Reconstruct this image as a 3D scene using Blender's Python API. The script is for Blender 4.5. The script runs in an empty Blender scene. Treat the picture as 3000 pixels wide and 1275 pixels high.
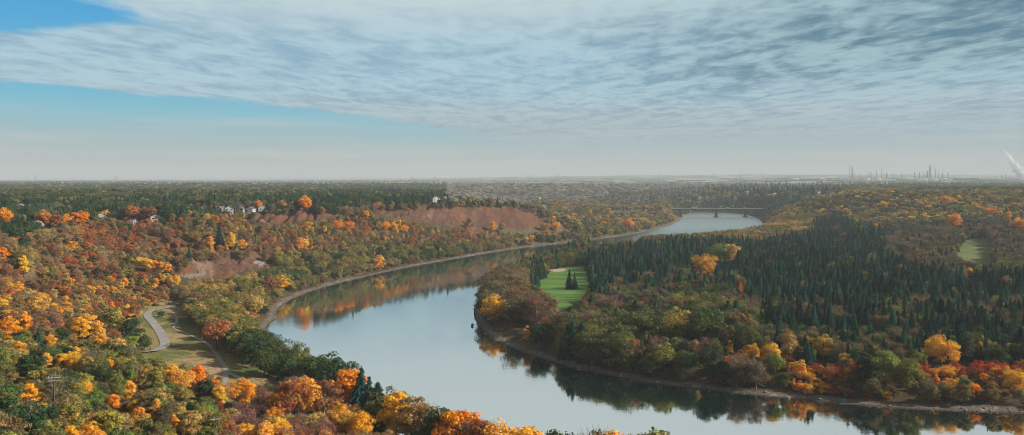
import bpy, math, random
import numpy as np
from mathutils import Vector
R = math.radians
rs = np.random.RandomState(7)
random.seed(7)
sc = bpy.context.scene
C = sc.collection
# ---------------------------------------------------------------- camera model
W0, H0 = 1024.0, 435.0
K = 1024.0/2576.0            # layout notes are in a 2576 px wide survey of the view
F = 780.0                    # focal length in 1024-wide pixels
YH = 178.0                   # eye level
CZ = 100.0                   # eye height above the river, metres
def tt(x): return (x*K-512.0)/F
def ss(y): return (y*K-YH)/F
def at(x, y, z=0.0):
    D = (CZ-z)/ss(y)
    return (tt(x)*D, D, z)
def proj(X, Y, Z):
    return (X/Y*F+512.0)/K, ((CZ-Z)/Y*F+YH)/K
cam = bpy.data.cameras.new('camera'); co = bpy.data.objects.new('camera', cam); C.objects.link(co)
co.location = (0, 0, CZ); co.rotation_euler = (R(90), 0, 0)
cam.sensor_width = 36; cam.lens = 36*F/1024; cam.shift_y = -(H0/2-YH)/1024
cam.clip_start = 1; cam.clip_end = 60000
sc.camera = co

def lin(c):
    out = []
    for v in c[:3]:
        v = v/255.0
        out.append(v/12.92 if v <= .04045 else ((v+.055)/1.055)**2.4)
    return out
# ---------------------------------------------------------------- numpy helpers
def inpoly(px, py, poly):
    px = np.asarray(px, float); py = np.asarray(py, float)
    r = np.zeros(px.shape, bool); n = len(poly)
    for i in range(n):
        x1, y1 = poly[i]; x2, y2 = poly[(i+1) % n]
        if y1 == y2: continue
        c = ((y1 > py) != (y2 > py)) & (px < (x2-x1)*(py-y1)/(y2-y1)+x1)
        r ^= c
    return r
def segdist(px, py, pts, closed=False):
    d = np.full(np.shape(px), 1e18)
    m = len(pts) if closed else len(pts)-1
    for i in range(m):
        ax, ay = pts[i][:2]; bx, by = pts[(i+1) % len(pts)][:2]
        vx, vy = bx-ax, by-ay; L = vx*vx+vy*vy+1e-9
        t = np.clip(((px-ax)*vx+(py-ay)*vy)/L, 0, 1)
        dx = px-(ax+t*vx); dy = py-(ay+t*vy)
        d = np.minimum(d, dx*dx+dy*dy)
    return np.sqrt(d)
_T = np.random.RandomState(3).rand(256, 256)
def vn(x, y):
    xi = np.floor(x).astype(int); yi = np.floor(y).astype(int); fx = x-xi; fy = y-yi
    fx = fx*fx*(3-2*fx); fy = fy*fy*(3-2*fy)
    a = _T[xi % 256, yi % 256]; b = _T[(xi+1) % 256, yi % 256]
    c = _T[xi % 256, (yi+1) % 256]; d = _T[(xi+1) % 256, (yi+1) % 256]
    return (a*(1-fx)+b*fx)*(1-fy)+(c*(1-fx)+d*fx)*fy
def fbm(x, y, o=4):
    s = 0; a = .5; n = 0
    for _ in range(o):
        s = s+a*vn(x, y); n += a; a *= .5; x = x*2.03+11.3; y = y*2.03+5.7
    return s/n
def smooth(a, b, x):
    t = np.clip((x-a)/(b-a), 0, 1); return t*t*(3-2*t)
def chaikin(pts, n=2, closed=False):
    for _ in range(n):
        q = []
        m = len(pts) if closed else len(pts)-1
        if not closed: q.append(pts[0])
        for i in range(m):
            a = pts[i]; b = pts[(i+1) % len(pts)]
            q.append(tuple(.75*u+.25*v for u, v in zip(a, b))); q.append(tuple(.25*u+.75*v for u, v in zip(a, b)))
        if not closed: q.append(pts[-1])
        pts = q
    return pts
# ---------------------------------------------------------------- river outline (world, z=0)
left_sh = [(1712,552),(1700,562),(1650,577),(1600,589),(1500,603),(1400,614),(1348,620),(1300,626),(1230,637),(1150,651),(1050,668),(960,687),(880,706),(800,727),(740,750),(708,770),(694,788),(702,800),(678,812),(668,835),(690,880),(735,935),(790,985),(870,1030),(950,1075),(1050,1130),(1180,1180),(1350,1215),(1600,1240),(1900,1260),(2300,1275),(3000,1290)]
right_sh = [(3600,1060),(3000,1055),(2576,1041),(2400,1036),(2200,1024),(2000,1005),(1800,985),(1650,968),(1500,940),(1400,915),(1300,882),(1250,860),(1205,825),(1190,792),(1196,765),(1212,735),(1235,708),(1270,690),(1330,672),(1400,645),(1500,632),(1600,624),(1700,609),(1800,600),(1880,592),(1918,580),(1922,566),(1914,556),(1908,550),(1894,545),(1862,536),(1760,535),(1722,541)]
riv = [at(x, y)[:2] for x, y in left_sh+right_sh]
RIV = chaikin(riv, 2, True)
# ---------------------------------------------------------------- relief control points (survey x, y, height)
cp = []
def P(*a):
    for x, y, z in a: cp.append(at(x, y, z))
P((-600,640,62),(-200,612,62),(0,592,62),(80,588,62),(170,572,62),(250,556,62),(400,546,62),(540,541,62),(640,537,62),(760,529,62),(850,528,62),(940,521,61),(1100,518,60),(1250,517,58),(1310,519,56))
for x, y in ((-200,590),(0,572),(100,562),(250,540),(400,532),(540,529),(700,522),(850,515),(1000,508),(1150,506),(1250,508)): P((x,y,62))
for x in (-900,-300,300,700,1000): P((x,490,62),(x,472,63),(x,463,62))
P((1240,500,52),(1150,488,60))
# valley side, river bend
P((1380,547,38),(1440,573,20),(1500,592,7),(1100,575,35),(1100,620,16),(950,575,40),(950,630,22),(950,660,9),(700,640,25),(700,580,43),(760,700,8),(830,670,12),(600,620,27),(600,690,15),(560,640,33),(480,640,36),(430,600,46),(450,690,16),(520,715,12),(300,600,44),(300,680,27),(300,740,17),(150,640,45),(150,700,32),(60,650,50),(100,760,25),(-200,700,50),(-200,850,34),(100,900,25),(0,830,30),(100,1000,33),(135,1040,35),(0,1095,41),(-300,1095,48),(-100,950,38),(250,860,17),(300,960,20),(350,880,9),(300,820,11))
P((370,790,10),(430,760,10),(420,850,8),(400,885,8),(480,900,8),(560,950,7),(600,965,7),(640,940,6),(540,850,7),(600,800,7),(640,760,6),(560,740,9),(680,970,6),(450,950,11),(400,1000,18),(500,1000,15),(543,1105,22),(300,1095,31),(150,1160,42),(620,1040,10),(700,1095,9),(560,1040,13),(900,1095,6),(800,1060,6),(1000,1180,8),(700,1200,16),(400,1250,35),(900,1300,14),(1300,1300,12),(2000,1330,12),(2800,1350,14))
cp += [(-500,100,60),(-150,90,60),(150,100,50),(500,120,45),(0,30,60)]
# beyond the bend
P((1500,560,9),(1600,560,8),(1560,535,9),(1450,530,10),(1660,545,9),(1690,535,16),(1640,528,22),(1350,530,12),(1300,507,12),(1500,508,12),(1650,508,14))
for x in (1150,1300,1450,1600): P((x,470,60),(x,484,40),(x,498,18))
P((1720,522,22),(1800,515,25),(1900,515,27),(1900,536,14),(1800,532,7),(1850,495,44),(1700,500,30),(1950,490,52),(1750,483,52),(1950,478,60))
# peninsula and the right-hand valley side
P((1300,800,4),(1300,740,4),(1400,800,6),(1400,700,6),(1470,680,6),(1500,820,6),(1600,700,6),(1700,850,7),(1800,920,6),(1800,800,8),(1800,680,7),(1800,620,7),(1600,650,6),(2000,940,7),(2000,850,9),(2000,700,9),(2000,630,9),(2200,960,8),(2200,800,10),(2200,680,10),(2200,630,12),(2400,970,8),(2400,880,10),(2450,640,12),(2450,740,11),(2576,960,9),(2576,800,11),(2600,640,14),(3000,980,10),(3000,700,16),(1930,575,7))
for x, y in ((2400,560),(2550,560),(2800,570)): P((x,y,31))
P((2250,575,22),(2100,585,13),(2400,500,60),(2550,500,61),(2800,505,62),(2250,520,46),(2200,497,60),(2150,500,57),(2060,505,50),(1980,530,25),(2050,560,14),(1930,556,8),(3200,520,62),(3300,600,40))
for x in (2100,2400,2700,3200): P((x,480,60),(x,466,62))
# far land
for i, x in enumerate(np.linspace(-900, 3500, 12)):
    t = tt(x)
    cp += [(t*6500, 6500, 60+8*math.sin(i)), (t*9000, 9000, 62+ (0 if x < 700 else 38*min(1, (x-700)/900)) )]
    zr = 62 if x < 700 else 62+90*min(1, (x-700)/1000)
    cp += [(t*11500, 11500, zr), (t*13500, 13500, zr-5)]
cp = np.array(cp)
_X = cp[:, :2]/1000.0
_A = np.sqrt(((_X[:, None, :]-_X[None, :, :])**2).sum(-1)+1e-5)
n = len(cp)
_M = np.zeros((n+1, n+1)); _M[:n, :n] = _A-np.eye(n)*0.002; _M[n, :n] = 1; _M[:n, n] = 1
_w = np.linalg.lstsq(_M, np.append(cp[:, 2], 0), rcond=None)[0]
def rbf(X, Y):
    s = np.full(X.shape, _w[n])
    X = X/1000.0; Y = Y/1000.0
    for i in range(n):
        s += _w[i]*np.sqrt((X-_X[i, 0])**2+(Y-_X[i, 1])**2+1e-5)
    return s
BARE = [
 [(925,521),(1000,516),(1100,514),(1250,513),(1322,517),(1380,545),(1445,574),(1400,580),(1340,574),(1290,582),(1250,566),(1190,578),(1120,568),(1060,556),(1000,548),(945,536)],
 [(600,545),(640,537),(700,531),(770,525),(835,525),(852,538),(835,552),(780,553),(720,562),(660,560)],
 [(450,672),(486,650),(560,637),(640,634),(690,650),(692,668),(650,674),(600,688),(540,698),(480,700),(430,692)],
 [(957,590),(985,572),(1010,574),(1022,590),(1015,600),(960,600)],
 [(1130,588),(1200,580),(1260,584),(1250,592),(1150,596)]]
def ground(X, Y):
    """height of the land at X, Y (numpy arrays)"""
    X = np.asarray(X, float); Y = np.asarray(Y, float)
    z = rbf(X, Y)
    z = z+(fbm(X/60, Y/60)-.5)*5*smooth(0, 30, z)
    d = segdist(X, Y, RIV, True); ins = inpoly(X, Y, RIV)
    d = np.where(ins, -d, d)
    xs, ys = proj(X, np.maximum(Y, 30), z)
    bare = np.zeros(X.shape, bool)
    for b in BARE[:2]: bare |= inpoly(xs, ys, b)
    g = np.abs(fbm(X/22, Y/70+3, 3)-.5)*2
    g2 = np.abs(fbm(X/9+3, Y/45, 2)-.5)*2
    z = z+np.where(bare, (g-.35)*13+(g2-.35)*7, 0)
    sc_ = inpoly(xs, ys, BARE[2])
    z = z+np.where(sc_, (np.abs(fbm(X/9, Y/15, 3)-.5)*2-.3)*6+2.5*smooth(645, 638, ys), 0)
    prof = .15+np.clip(d, 0, 12)*.12+np.maximum(d-12, 0)*.55
    wob = (fbm(X/11, Y/11, 3)-.5)*.8*smooth(1, 8, d)
    z = np.where(d > 0, np.maximum(np.minimum(z, prof+wob), np.minimum(prof, 2.5)), -np.minimum(-d*.25, 3)-.1)
    return z, d
def g1(x, y):
    z, d = ground(np.array([x]), np.array([y])); return float(z[0])

# ---------------------------------------------------------------- materials
def mat(name):
    m = bpy.data.materials.new(name); m.use_nodes = True
    nt = m.node_tree; nt.nodes.clear()
    o = nt.nodes.new('ShaderNodeOutputMaterial'); return m, nt, o
def nd(nt, t, **kw):
    x = nt.nodes.new(t)
    for k, v in kw.items():
        if k.startswith('i_'): x.inputs[k[2:].replace('_', ' ')].default_value = v
        else: setattr(x, k, v)
    return x
def simple(name, col, rough=.7, metal=0, noise=.25, scale=3):
    m, nt, o = mat(name)
    b = nd(nt, 'ShaderNodeBsdfPrincipled'); b.inputs['Roughness'].default_value = rough; b.inputs['Metallic'].default_value = metal
    tc = nd(nt, 'ShaderNodeTexCoord'); nz = nd(nt, 'ShaderNodeTexNoise'); nz.inputs['Scale'].default_value = scale
    nt.links.new(tc.outputs['Object'], nz.inputs['Vector'])
    mr = nd(nt, 'ShaderNodeMapRange'); mr.inputs[1].default_value = .3; mr.inputs[2].default_value = .7
    mr.inputs[3].default_value = 1-noise; mr.inputs[4].default_value = 1+noise*.4
    nt.links.new(nz.outputs['Fac'], mr.inputs[0])
    vm = nd(nt, 'ShaderNodeVectorMath', operation='SCALE'); vm.inputs[0].default_value = col[:3]
    nt.links.new(mr.outputs[0], vm.inputs['Scale']); nt.links.new(vm.outputs[0], b.inputs['Base Color'])
    nt.links.new(b.outputs[0], o.inputs[0]); return m
def leafmat(name, trans, sat=.35):
    m, nt, o = mat(name)
    a = nd(nt, 'ShaderNodeAttribute', attribute_type='INSTANCER', attribute_name='tint')
    v = nd(nt, 'ShaderNodeAttribute', attribute_name='var')
    sep = nd(nt, 'ShaderNodeSeparateColor'); nt.links.new(v.outputs['Color'], sep.inputs[0])
    mr = nd(nt, 'ShaderNodeMapRange'); mr.inputs[3].default_value = .62; mr.inputs[4].default_value = 1.38
    nt.links.new(sep.outputs[0], mr.inputs[0])
    vm = nd(nt, 'ShaderNodeVectorMath', operation='SCALE'); nt.links.new(a.outputs['Vector'], vm.inputs[0]); nt.links.new(mr.outputs[0], vm.inputs['Scale'])
    hs = nd(nt, 'ShaderNodeHueSaturation'); nt.links.new(vm.outputs[0], hs.inputs['Color'])
    mh = nd(nt, 'ShaderNodeMapRange'); mh.inputs[3].default_value = .5-.018*sat/.35; mh.inputs[4].default_value = .5+.018*sat/.35
    nt.links.new(sep.outputs[1], mh.inputs[0]); nt.links.new(mh.outputs[0], hs.inputs['Hue'])
    d = nd(nt, 'ShaderNodeBsdfDiffuse'); t = nd(nt, 'ShaderNodeBsdfTranslucent'); mx = nd(nt, 'ShaderNodeMixShader')
    mx.inputs[0].default_value = trans
    nt.links.new(hs.outputs[0], d.inputs[0]); nt.links.new(hs.outputs[0], t.inputs[0])
    nt.links.new(d.outputs[0], mx.inputs[1]); nt.links.new(t.outputs[0], mx.inputs[2]); nt.links.new(mx.outputs[0], o.inputs[0])
    return m
M_leaf = leafmat('leaves', .3); M_needle = leafmat('needles', .08, .2)
M_bark = simple('bark', (.10, .08, .065), .9, noise=.4); M_palebark = simple('pale_bark', (.24, .21, .18), .85, noise=.4); M_birch = simple('birch_bark', (.45, .42, .38), .8, noise=.5, scale=1.2)

def mesh_from(name, verts, faces, mats, fmat=None, var=None, smooth_=False):
    me = bpy.data.meshes.new(name)
    verts = np.asarray(verts, np.float32)
    if isinstance(faces, np.ndarray):
        k = faces.shape[1]; nf = len(faces)
        me.vertices.add(len(verts)); me.vertices.foreach_set('co', verts.ravel())
        me.loops.add(nf*k); me.loops.foreach_set('vertex_index', faces.ravel().astype(np.int32))
        me.polygons.add(nf); me.polygons.foreach_set('loop_start', np.arange(0, nf*k, k, dtype=np.int32))
        me.update(calc_edges=True)
    else:
        me.from_pydata([tuple(v) for v in verts], [], faces)
    for m in mats: me.materials.append(m)
    if fmat is not None: me.polygons.foreach_set('material_index', np.asarray(fmat, np.int32))
    if var is not None:
        at_ = me.color_attributes.new('var', 'FLOAT_COLOR', 'POINT')
        c = np.ones((len(verts), 4), np.float32); c[:, :var.shape[1]] = var
        at_.data.foreach_set('color', c.ravel())
    if smooth_: me.polygons.foreach_set('use_smooth', np.ones(len(me.polygons), bool))
    me.update(); me.validate()
    return me
# ---------------------------------------------------------------- tree meshes (height 1)
def quads(c, nrm, size, asp=1.0, r=rs):
    n_ = len(c)
    up = r.normal(size=(n_, 3)); a = np.cross(nrm, up); a /= np.linalg.norm(a, axis=1)[:, None]+1e-9
    b = np.cross(nrm, a); s = np.asarray(size).reshape(-1, 1)
    a = a*s*asp; b = b*s
    bend = nrm*s*.35
    v = np.stack([c-a-bend, c-b, c+a-bend, c+b], 1).reshape(-1, 3)
    f = np.arange(n_*4).reshape(-1, 4); return v, f
def unit(v): return v/(np.linalg.norm(v, axis=-1, keepdims=True)+1e-9)
def tube(path, rad, k=6):
    V = []; Fc = []
    path = [np.array(p, float) for p in path]
    for i, p in enumerate(path):
        d = unit(path[min(i+1, len(path)-1)]-path[max(i-1, 0)])
        u = unit(np.cross(d, [.3, .9, .1])); w = np.cross(d, u)
        for j in range(k):
            an = 2*math.pi*j/k; V.append(p+rad[i]*(u*math.cos(an)+w*math.sin(an)))
    for i in range(len(path)-1):
        for j in range(k):
            Fc.append((i*k+j, i*k+(j+1) % k, (i+1)*k+(j+1) % k, (i+1)*k+j))
    return V, Fc
def joinq(parts):
    V = []; Fc = []; o = 0
    for v, f in parts:
        V += list(v); Fc += [tuple(i+o for i in q) for q in f]; o += len(v)
    return np.array(V), np.array(Fc)
def broadleaf(seed, w=.36, zc=.62, rz=.36, nc=34, nl=52, leaf=.028, twig=0, cr=(.09, .17), base=.0):
    r = np.random.RandomState(seed)
    d = unit(r.normal(size=(nc, 3))); d[:, 2] = np.where(r.rand(nc) < .62, np.abs(d[:, 2]), -np.abs(d[:, 2])*.8)
    d = unit(d)
    rad = r.uniform(.45, .95, nc)
    lop = 1+.22*np.sin(np.arctan2(d[:, 1], d[:, 0])*2+seed)+.12*r.normal(size=nc)
    cc = np.stack([d[:, 0]*w*rad*lop, d[:, 1]*w*rad*lop, zc+d[:, 2]*rz*rad*(1+.1*r.normal(size=nc))], 1)
    cR = r.uniform(cr[0], cr[1], nc)
    C_, N_, S_, Va = [], [], [], []
    for i in range(nc):
        k = int(nl*r.uniform(.6, 1.3))
        u = unit(r.normal(size=(k, 3))); u[:, 2] = np.where(u[:, 2] < -.3, -u[:, 2], u[:, 2])
        rr = cR[i]*r.uniform(.55, 1.12, k)[:, None]
        sq = np.array([1, 1, .8])
        C_.append(cc[i]+u*rr*sq); N_.append(unit(u+r.normal(size=(k, 3))*.33)); S_.append(leaf*r.uniform(.6, 1.35, k))
        cv = r.rand(); ch = r.rand()
        Va.append(np.stack([np.clip(cv*.6+r.rand(k)*.4, 0, 1), np.clip(ch*.6+r.rand(k)*.4, 0, 1), np.zeros(k)], 1))
    Cc = np.concatenate(C_); Nn = np.concatenate(N_); Ss = np.concatenate(S_); Vv = np.concatenate(Va)
    v, f = quads(Cc, Nn, Ss, 1, r)
    v[:, 2] = np.maximum(v[:, 2], base+.01)
    var = np.repeat(Vv, 4, 0)
    # trunk and limbs
    tp = [(0, 0, -.04), (.006, .004, .15), (.014*math.sin(seed), .012, .33), (.02*math.cos(seed), 0, .55), (0, 0, zc+rz*.4)]
    parts = [tube(tp, [.026, .02, .016, .011, .004], 6)]
    idx = r.choice(nc, min(9, nc), replace=False)
    for i in idx:
        h0 = r.uniform(.25, .5); a = np.array([.01, 0, h0]); b = cc[i]
        mid = (a+b)/2+np.array([0, 0, -.02]); parts.append(tube([a, mid, b], [.009, .006, .002], 4))
    for i in range(twig):
        j = r.randint(nc); a = cc[j]*np.array([.5, .5, .8]); b = cc[j]+unit(r.normal(size=3)+np.array([0, 0, .9]))*cR[j]*1.5
        parts.append(tube([a, (a+b)/2+r.normal(size=3)*.01, b], [.0042, .003, .0014], 3))
    tv, tf = joinq(parts)
    return v, f, var, tv, tf
def spruce(seed, w=.17, tiers=17, nb=11, sub=4, leafw=.020):
    r = np.random.RandomState(seed)
    Cc, Nn, Ss, Vv = [], [], [], []
    V = []; Fc = []; var = []
    for i in range(tiers):
        z0 = .09+.89*(i/tiers)**.92
        rr = w*(1-z0)**.82*(r.uniform(.82, 1.12))+.006
        m = max(4, int(nb*(.5+.6*(1-z0))))
        off = r.rand()*6.28; tv_ = r.rand()
        for j in range(m):
            an = off+6.283*j/m+r.uniform(-.2, .2); L = rr*r.uniform(.72, 1.15)
            dx, dy = math.cos(an), math.sin(an); px_, py_ = -dy, dx
            lift = r.uniform(-.02, .015)
            vv = (np.clip(tv_*.4+r.rand()*.6, 0, 1), r.rand(), 0)
            for s_ in range(sub):
                a0 = s_/sub; a1 = (s_+1.25)/sub
                wd = leafw*(1.35-a0)*(.7+.5*(1-z0))
                p0 = np.array([dx*L*a0, dy*L*a0, z0+lift+.03-a0*a0*L*.45]); p1 = np.array([dx*L*a1, dy*L*a1, z0+lift+.03-a1*a1*L*.45-.006])
                q = np.array([px_, py_, 0])*wd
                k = len(V); jz = np.array([0, 0, -wd*.55])
                V += [p0+q*.6, p0-q*.6, p1-q*.5+jz*.3, p1+q*.5+jz*.3]; Fc.append((k, k+1, k+2, k+3)); var += [vv]*4
                k = len(V)   # hanging twigs either side
                V += [p0, p1, p1+q+jz*1.6, p0+q*1.2+jz*1.6]; Fc.append((k, k+1, k+2, k+3)); var += [vv]*4
                k = len(V)
                V += [p0, p1, p1-q+jz*1.6, p0-q*1.2+jz*1.6]; Fc.append((k, k+1, k+2, k+3)); var += [vv]*4
    k = len(V)
    for an in (0, 1.05, 2.1):
        dx, dy = math.cos(an)*.006, math.sin(an)*.006
        V += [(dx, dy, .94), (-dx, -dy, .94), (0, 0, 1.01), (0, 0, 1.0)]; Fc.append((k, k+1, k+2, k+3)); var += [(.5, .5, 0)]*4; k += 4
    tv, tf = joinq([tube([(0, 0, -.04), (0, 0, .3), (0, 0, .7), (0, 0, .97)], [.017, .012, .006, .002], 6)])
    return np.array(V), np.array(Fc), np.array(var), tv, tf
protos = {}       # kind -> list of (crown mesh, trunk mesh, joined mesh)
allp = []
def reg(kind, data, lm, bm=M_bark):
    v, f, var, tv, tf = data
    nm = {'S': 'spruce', 'H': 'shrub'}.get(kind[0], 'tree')
    top = v[:, 2].max(); v = v/top; tv = tv/top          # crown top at exactly 1
    cm = mesh_from(nm+'_crown', v, f, [lm], var=var)
    tm = mesh_from(nm+'_trunk', tv, tf, [bm])
    jm = mesh_from(nm+'_whole', np.concatenate([v, tv]), np.concatenate([f, tf+len(v)]), [lm, bm],
                   fmat=[0]*len(f)+[1]*len(tf), var=np.concatenate([var, np.zeros((len(tv), 3))]))
    protos.setdefault(kind, []).append((cm, tm, len(allp))); allp.append(jm)
for s in range(4): reg('round', broadleaf(10+s, w=.34+.03*(s % 2), zc=.54, rz=.44, nc=46, nl=90, leaf=.021, base=.05), M_leaf)
for s in range(3): reg('wide', broadleaf(20+s, w=.47, zc=.50, rz=.46, nc=66, nl=84, leaf=.0205, cr=(.10, .2)), M_leaf)
for s in range(2): reg('col', broadleaf(30+s, w=.17, zc=.52, rz=.47, nc=36, nl=75, leaf=.019, cr=(.06, .12)), M_leaf)
for s in range(3): reg('twig', broadleaf(40+s, w=.36, zc=.54, rz=.44, nc=46, nl=34, leaf=.017, twig=200), M_leaf, M_palebark if s == 1 else M_bark)
for s in range(3): reg('Hshrub', broadleaf(50+s, w=.62, zc=.38, rz=.5, nc=36, nl=40, leaf=.045, twig=20, cr=(.16, .3)), M_leaf)
for s in range(4): reg('Spruce', spruce(60+s, w=.25+.04*(s % 3), nb=14, leafw=.026), M_needle)
for s in range(3): reg('far', broadleaf(70+s, w=.44, zc=.5, rz=.46, nc=20, nl=26, leaf=.062, cr=(.13, .24)), M_leaf)
for s in range(2): reg('Sfar', spruce(80+s, w=.25, tiers=10, nb=7, sub=2, leafw=.045), M_needle)
reg('birch', broadleaf(91, w=.35, zc=.6, rz=.38, nc=42, nl=70, leaf=.019, twig=40), M_leaf, M_birch)

# ---------------------------------------------------------------- areas of the view kept clear (what the photo shows through)
WATER = [
 [(1445,608),(1515,601),(1600,590),(1650,580),(1610,598),(1520,610)],
 [(1716,560),(1700,568),(1640,583),(1596,595),(1660,589),(1700,584),(1780,573),(1870,571),(1908,558),(1900,548),(1714,548)],
 [(1330,628),(1230,642),(1150,657),(1050,674),(960,693),(880,712),(800,733),(745,755),(712,775),(700,800),(704,835),(760,872),(800,890),(880,905),(930,935),(970,965),(1040,1005),(1090,1018),(1150,1038),(1190,1058),(1260,1055),(1340,1068),(1400,1085),(1500,1078),(1640,1083),(1700,1098),(2600,1110),(2600,1045),(2400,1040),(2200,1028),(2000,1009),(1800,989),(1650,972),(1500,944),(1400,919),(1300,886),(1250,864),(1200,822),(1187,790),(1198,740),(1215,700),(1260,668),(1310,640)]]
MEADOW = [(372,776),(455,756),(462,800),(530,850),(585,895),(650,930),(712,962),(690,980),(640,965),(600,968),(575,985),(550,940),(480,915),(400,900),(345,878),(338,850),(352,820),(350,790)]
FAIRWAY = [(1346,716),(1372,695),(1392,678),(1440,671),(1476,669),(1478,712),(1463,756),(1413,782),(1395,770),(1388,745)]
GREEN2 = [(2404,640),(2416,622),(2428,606),(2450,600),(2484,598),(2494,618),(2490,640),(2506,652),(2460,656),(2425,650)]
LAWNS = [[(2142,622),(2146,612),(2158,612),(2158,624)],[(2252,636),(2256,624),(2272,622),(2272,638)],[(2486,748),(2490,736),(2504,734),(2506,748)],[(2400,902),(2404,884),(2420,884),(2424,902)],[(1628,672),(1640,662),(1656,660),(1650,672)],[(1570,712),(1580,700),(1604,702),(1602,712)]]
CLEAR = WATER+[MEADOW, FAIRWAY, GREEN2]+LAWNS+[
 [(1535,526),(1620,524),(1620,530),(1535,532)],                  # pale field before the bridge
 [(2192,671),(2216,671),(2216,678),(2192,678)],
 [(2030,484),(2080,484),(2080,490),(2030,490)],
 [(1300,562),(1420,562),(1420,564),(1300,564)],
 [(700,1060),(740,1053),(812,1070),(740,1064)],
 [(127,952),(145,952),(145,1030),(127,1030)],[(536,1052),(552,1052),(552,1092),(536,1092)],
 [(640,532),(770,526),(770,529),(640,535)]]
BAREV = BARE[:3]

# ---------------------------------------------------------------- planting
def raydown(x, y):
    Ds = np.concatenate([np.arange(140, 1500, 3.0), np.arange(1500, 6000, 15.0)])
    X = tt(x)*Ds; z, d = ground(X, Ds); yy = proj(X, Ds, z)[1]
    k = np.where(yy <= y)[0]
    k0 = k[0] if len(k) else len(Ds)-1
    if d[k0] > 1: return X[k0], Ds[k0], z[k0]
    k = np.where(d > 3)[0]; k0 = k[np.argmin(np.abs(yy[k]-y))]
    return X[k0], Ds[k0], z[k0]
COL = dict(
 RUST=[(156,98,60),(142,90,58),(164,112,62),(126,88,62)], RED=[(172,76,46),(152,70,48),(132,68,52)],
 ORANGE=[(228,156,46),(220,138,38),(212,150,60)], YELLOW=[(226,166,52),(206,152,54),(192,150,66)],
 OLIVE=[(118,114,56),(104,102,54),(140,128,62),(96,98,58)], DGREEN=[(60,76,46),(70,84,48),(52,70,50)],
 GREEN=[(92,112,56),(80,98,54),(120,128,62)], BROWN=[(124,104,68),(108,92,62),(136,114,72)],
 TAN=[(160,136,80),(148,124,72),(172,142,80)], GREYO=[(92,92,72),(104,100,76),(84,88,70)],
 GOLD=[(196,150,58),(186,142,54)], POLIVE=[(100,104,54),(84,90,50),(122,120,62)], PBROWN=[(110,94,66),(94,82,60),(124,102,68)], PGREY=[(84,84,68),(94,88,72)],  # P palettes: darker copies, the peninsula's shade put into the leaf colour
 SPR=[(26,56,50),(42,72,58),(18,46,44),(46,72,56)], BARE=[(158,148,140),(140,134,128),(124,122,112)], MAUVE=[(128,88,74),(116,80,70)])  # BARE: greys lightened to put distance haze into the crown colour
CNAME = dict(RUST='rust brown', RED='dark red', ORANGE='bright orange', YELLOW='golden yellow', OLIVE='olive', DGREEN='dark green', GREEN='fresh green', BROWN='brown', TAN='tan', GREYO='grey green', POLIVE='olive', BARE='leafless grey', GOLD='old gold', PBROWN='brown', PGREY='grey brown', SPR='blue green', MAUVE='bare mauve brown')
GAIN = 1.45
def tint(c, j=.1, r=rs):
    a = np.array(lin(c))*GAIN*(1+r.uniform(-j, j))
    a = a*(1+r.uniform(-j*.5, j*.5, 3)); return np.clip(a, .003, .9)
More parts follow.
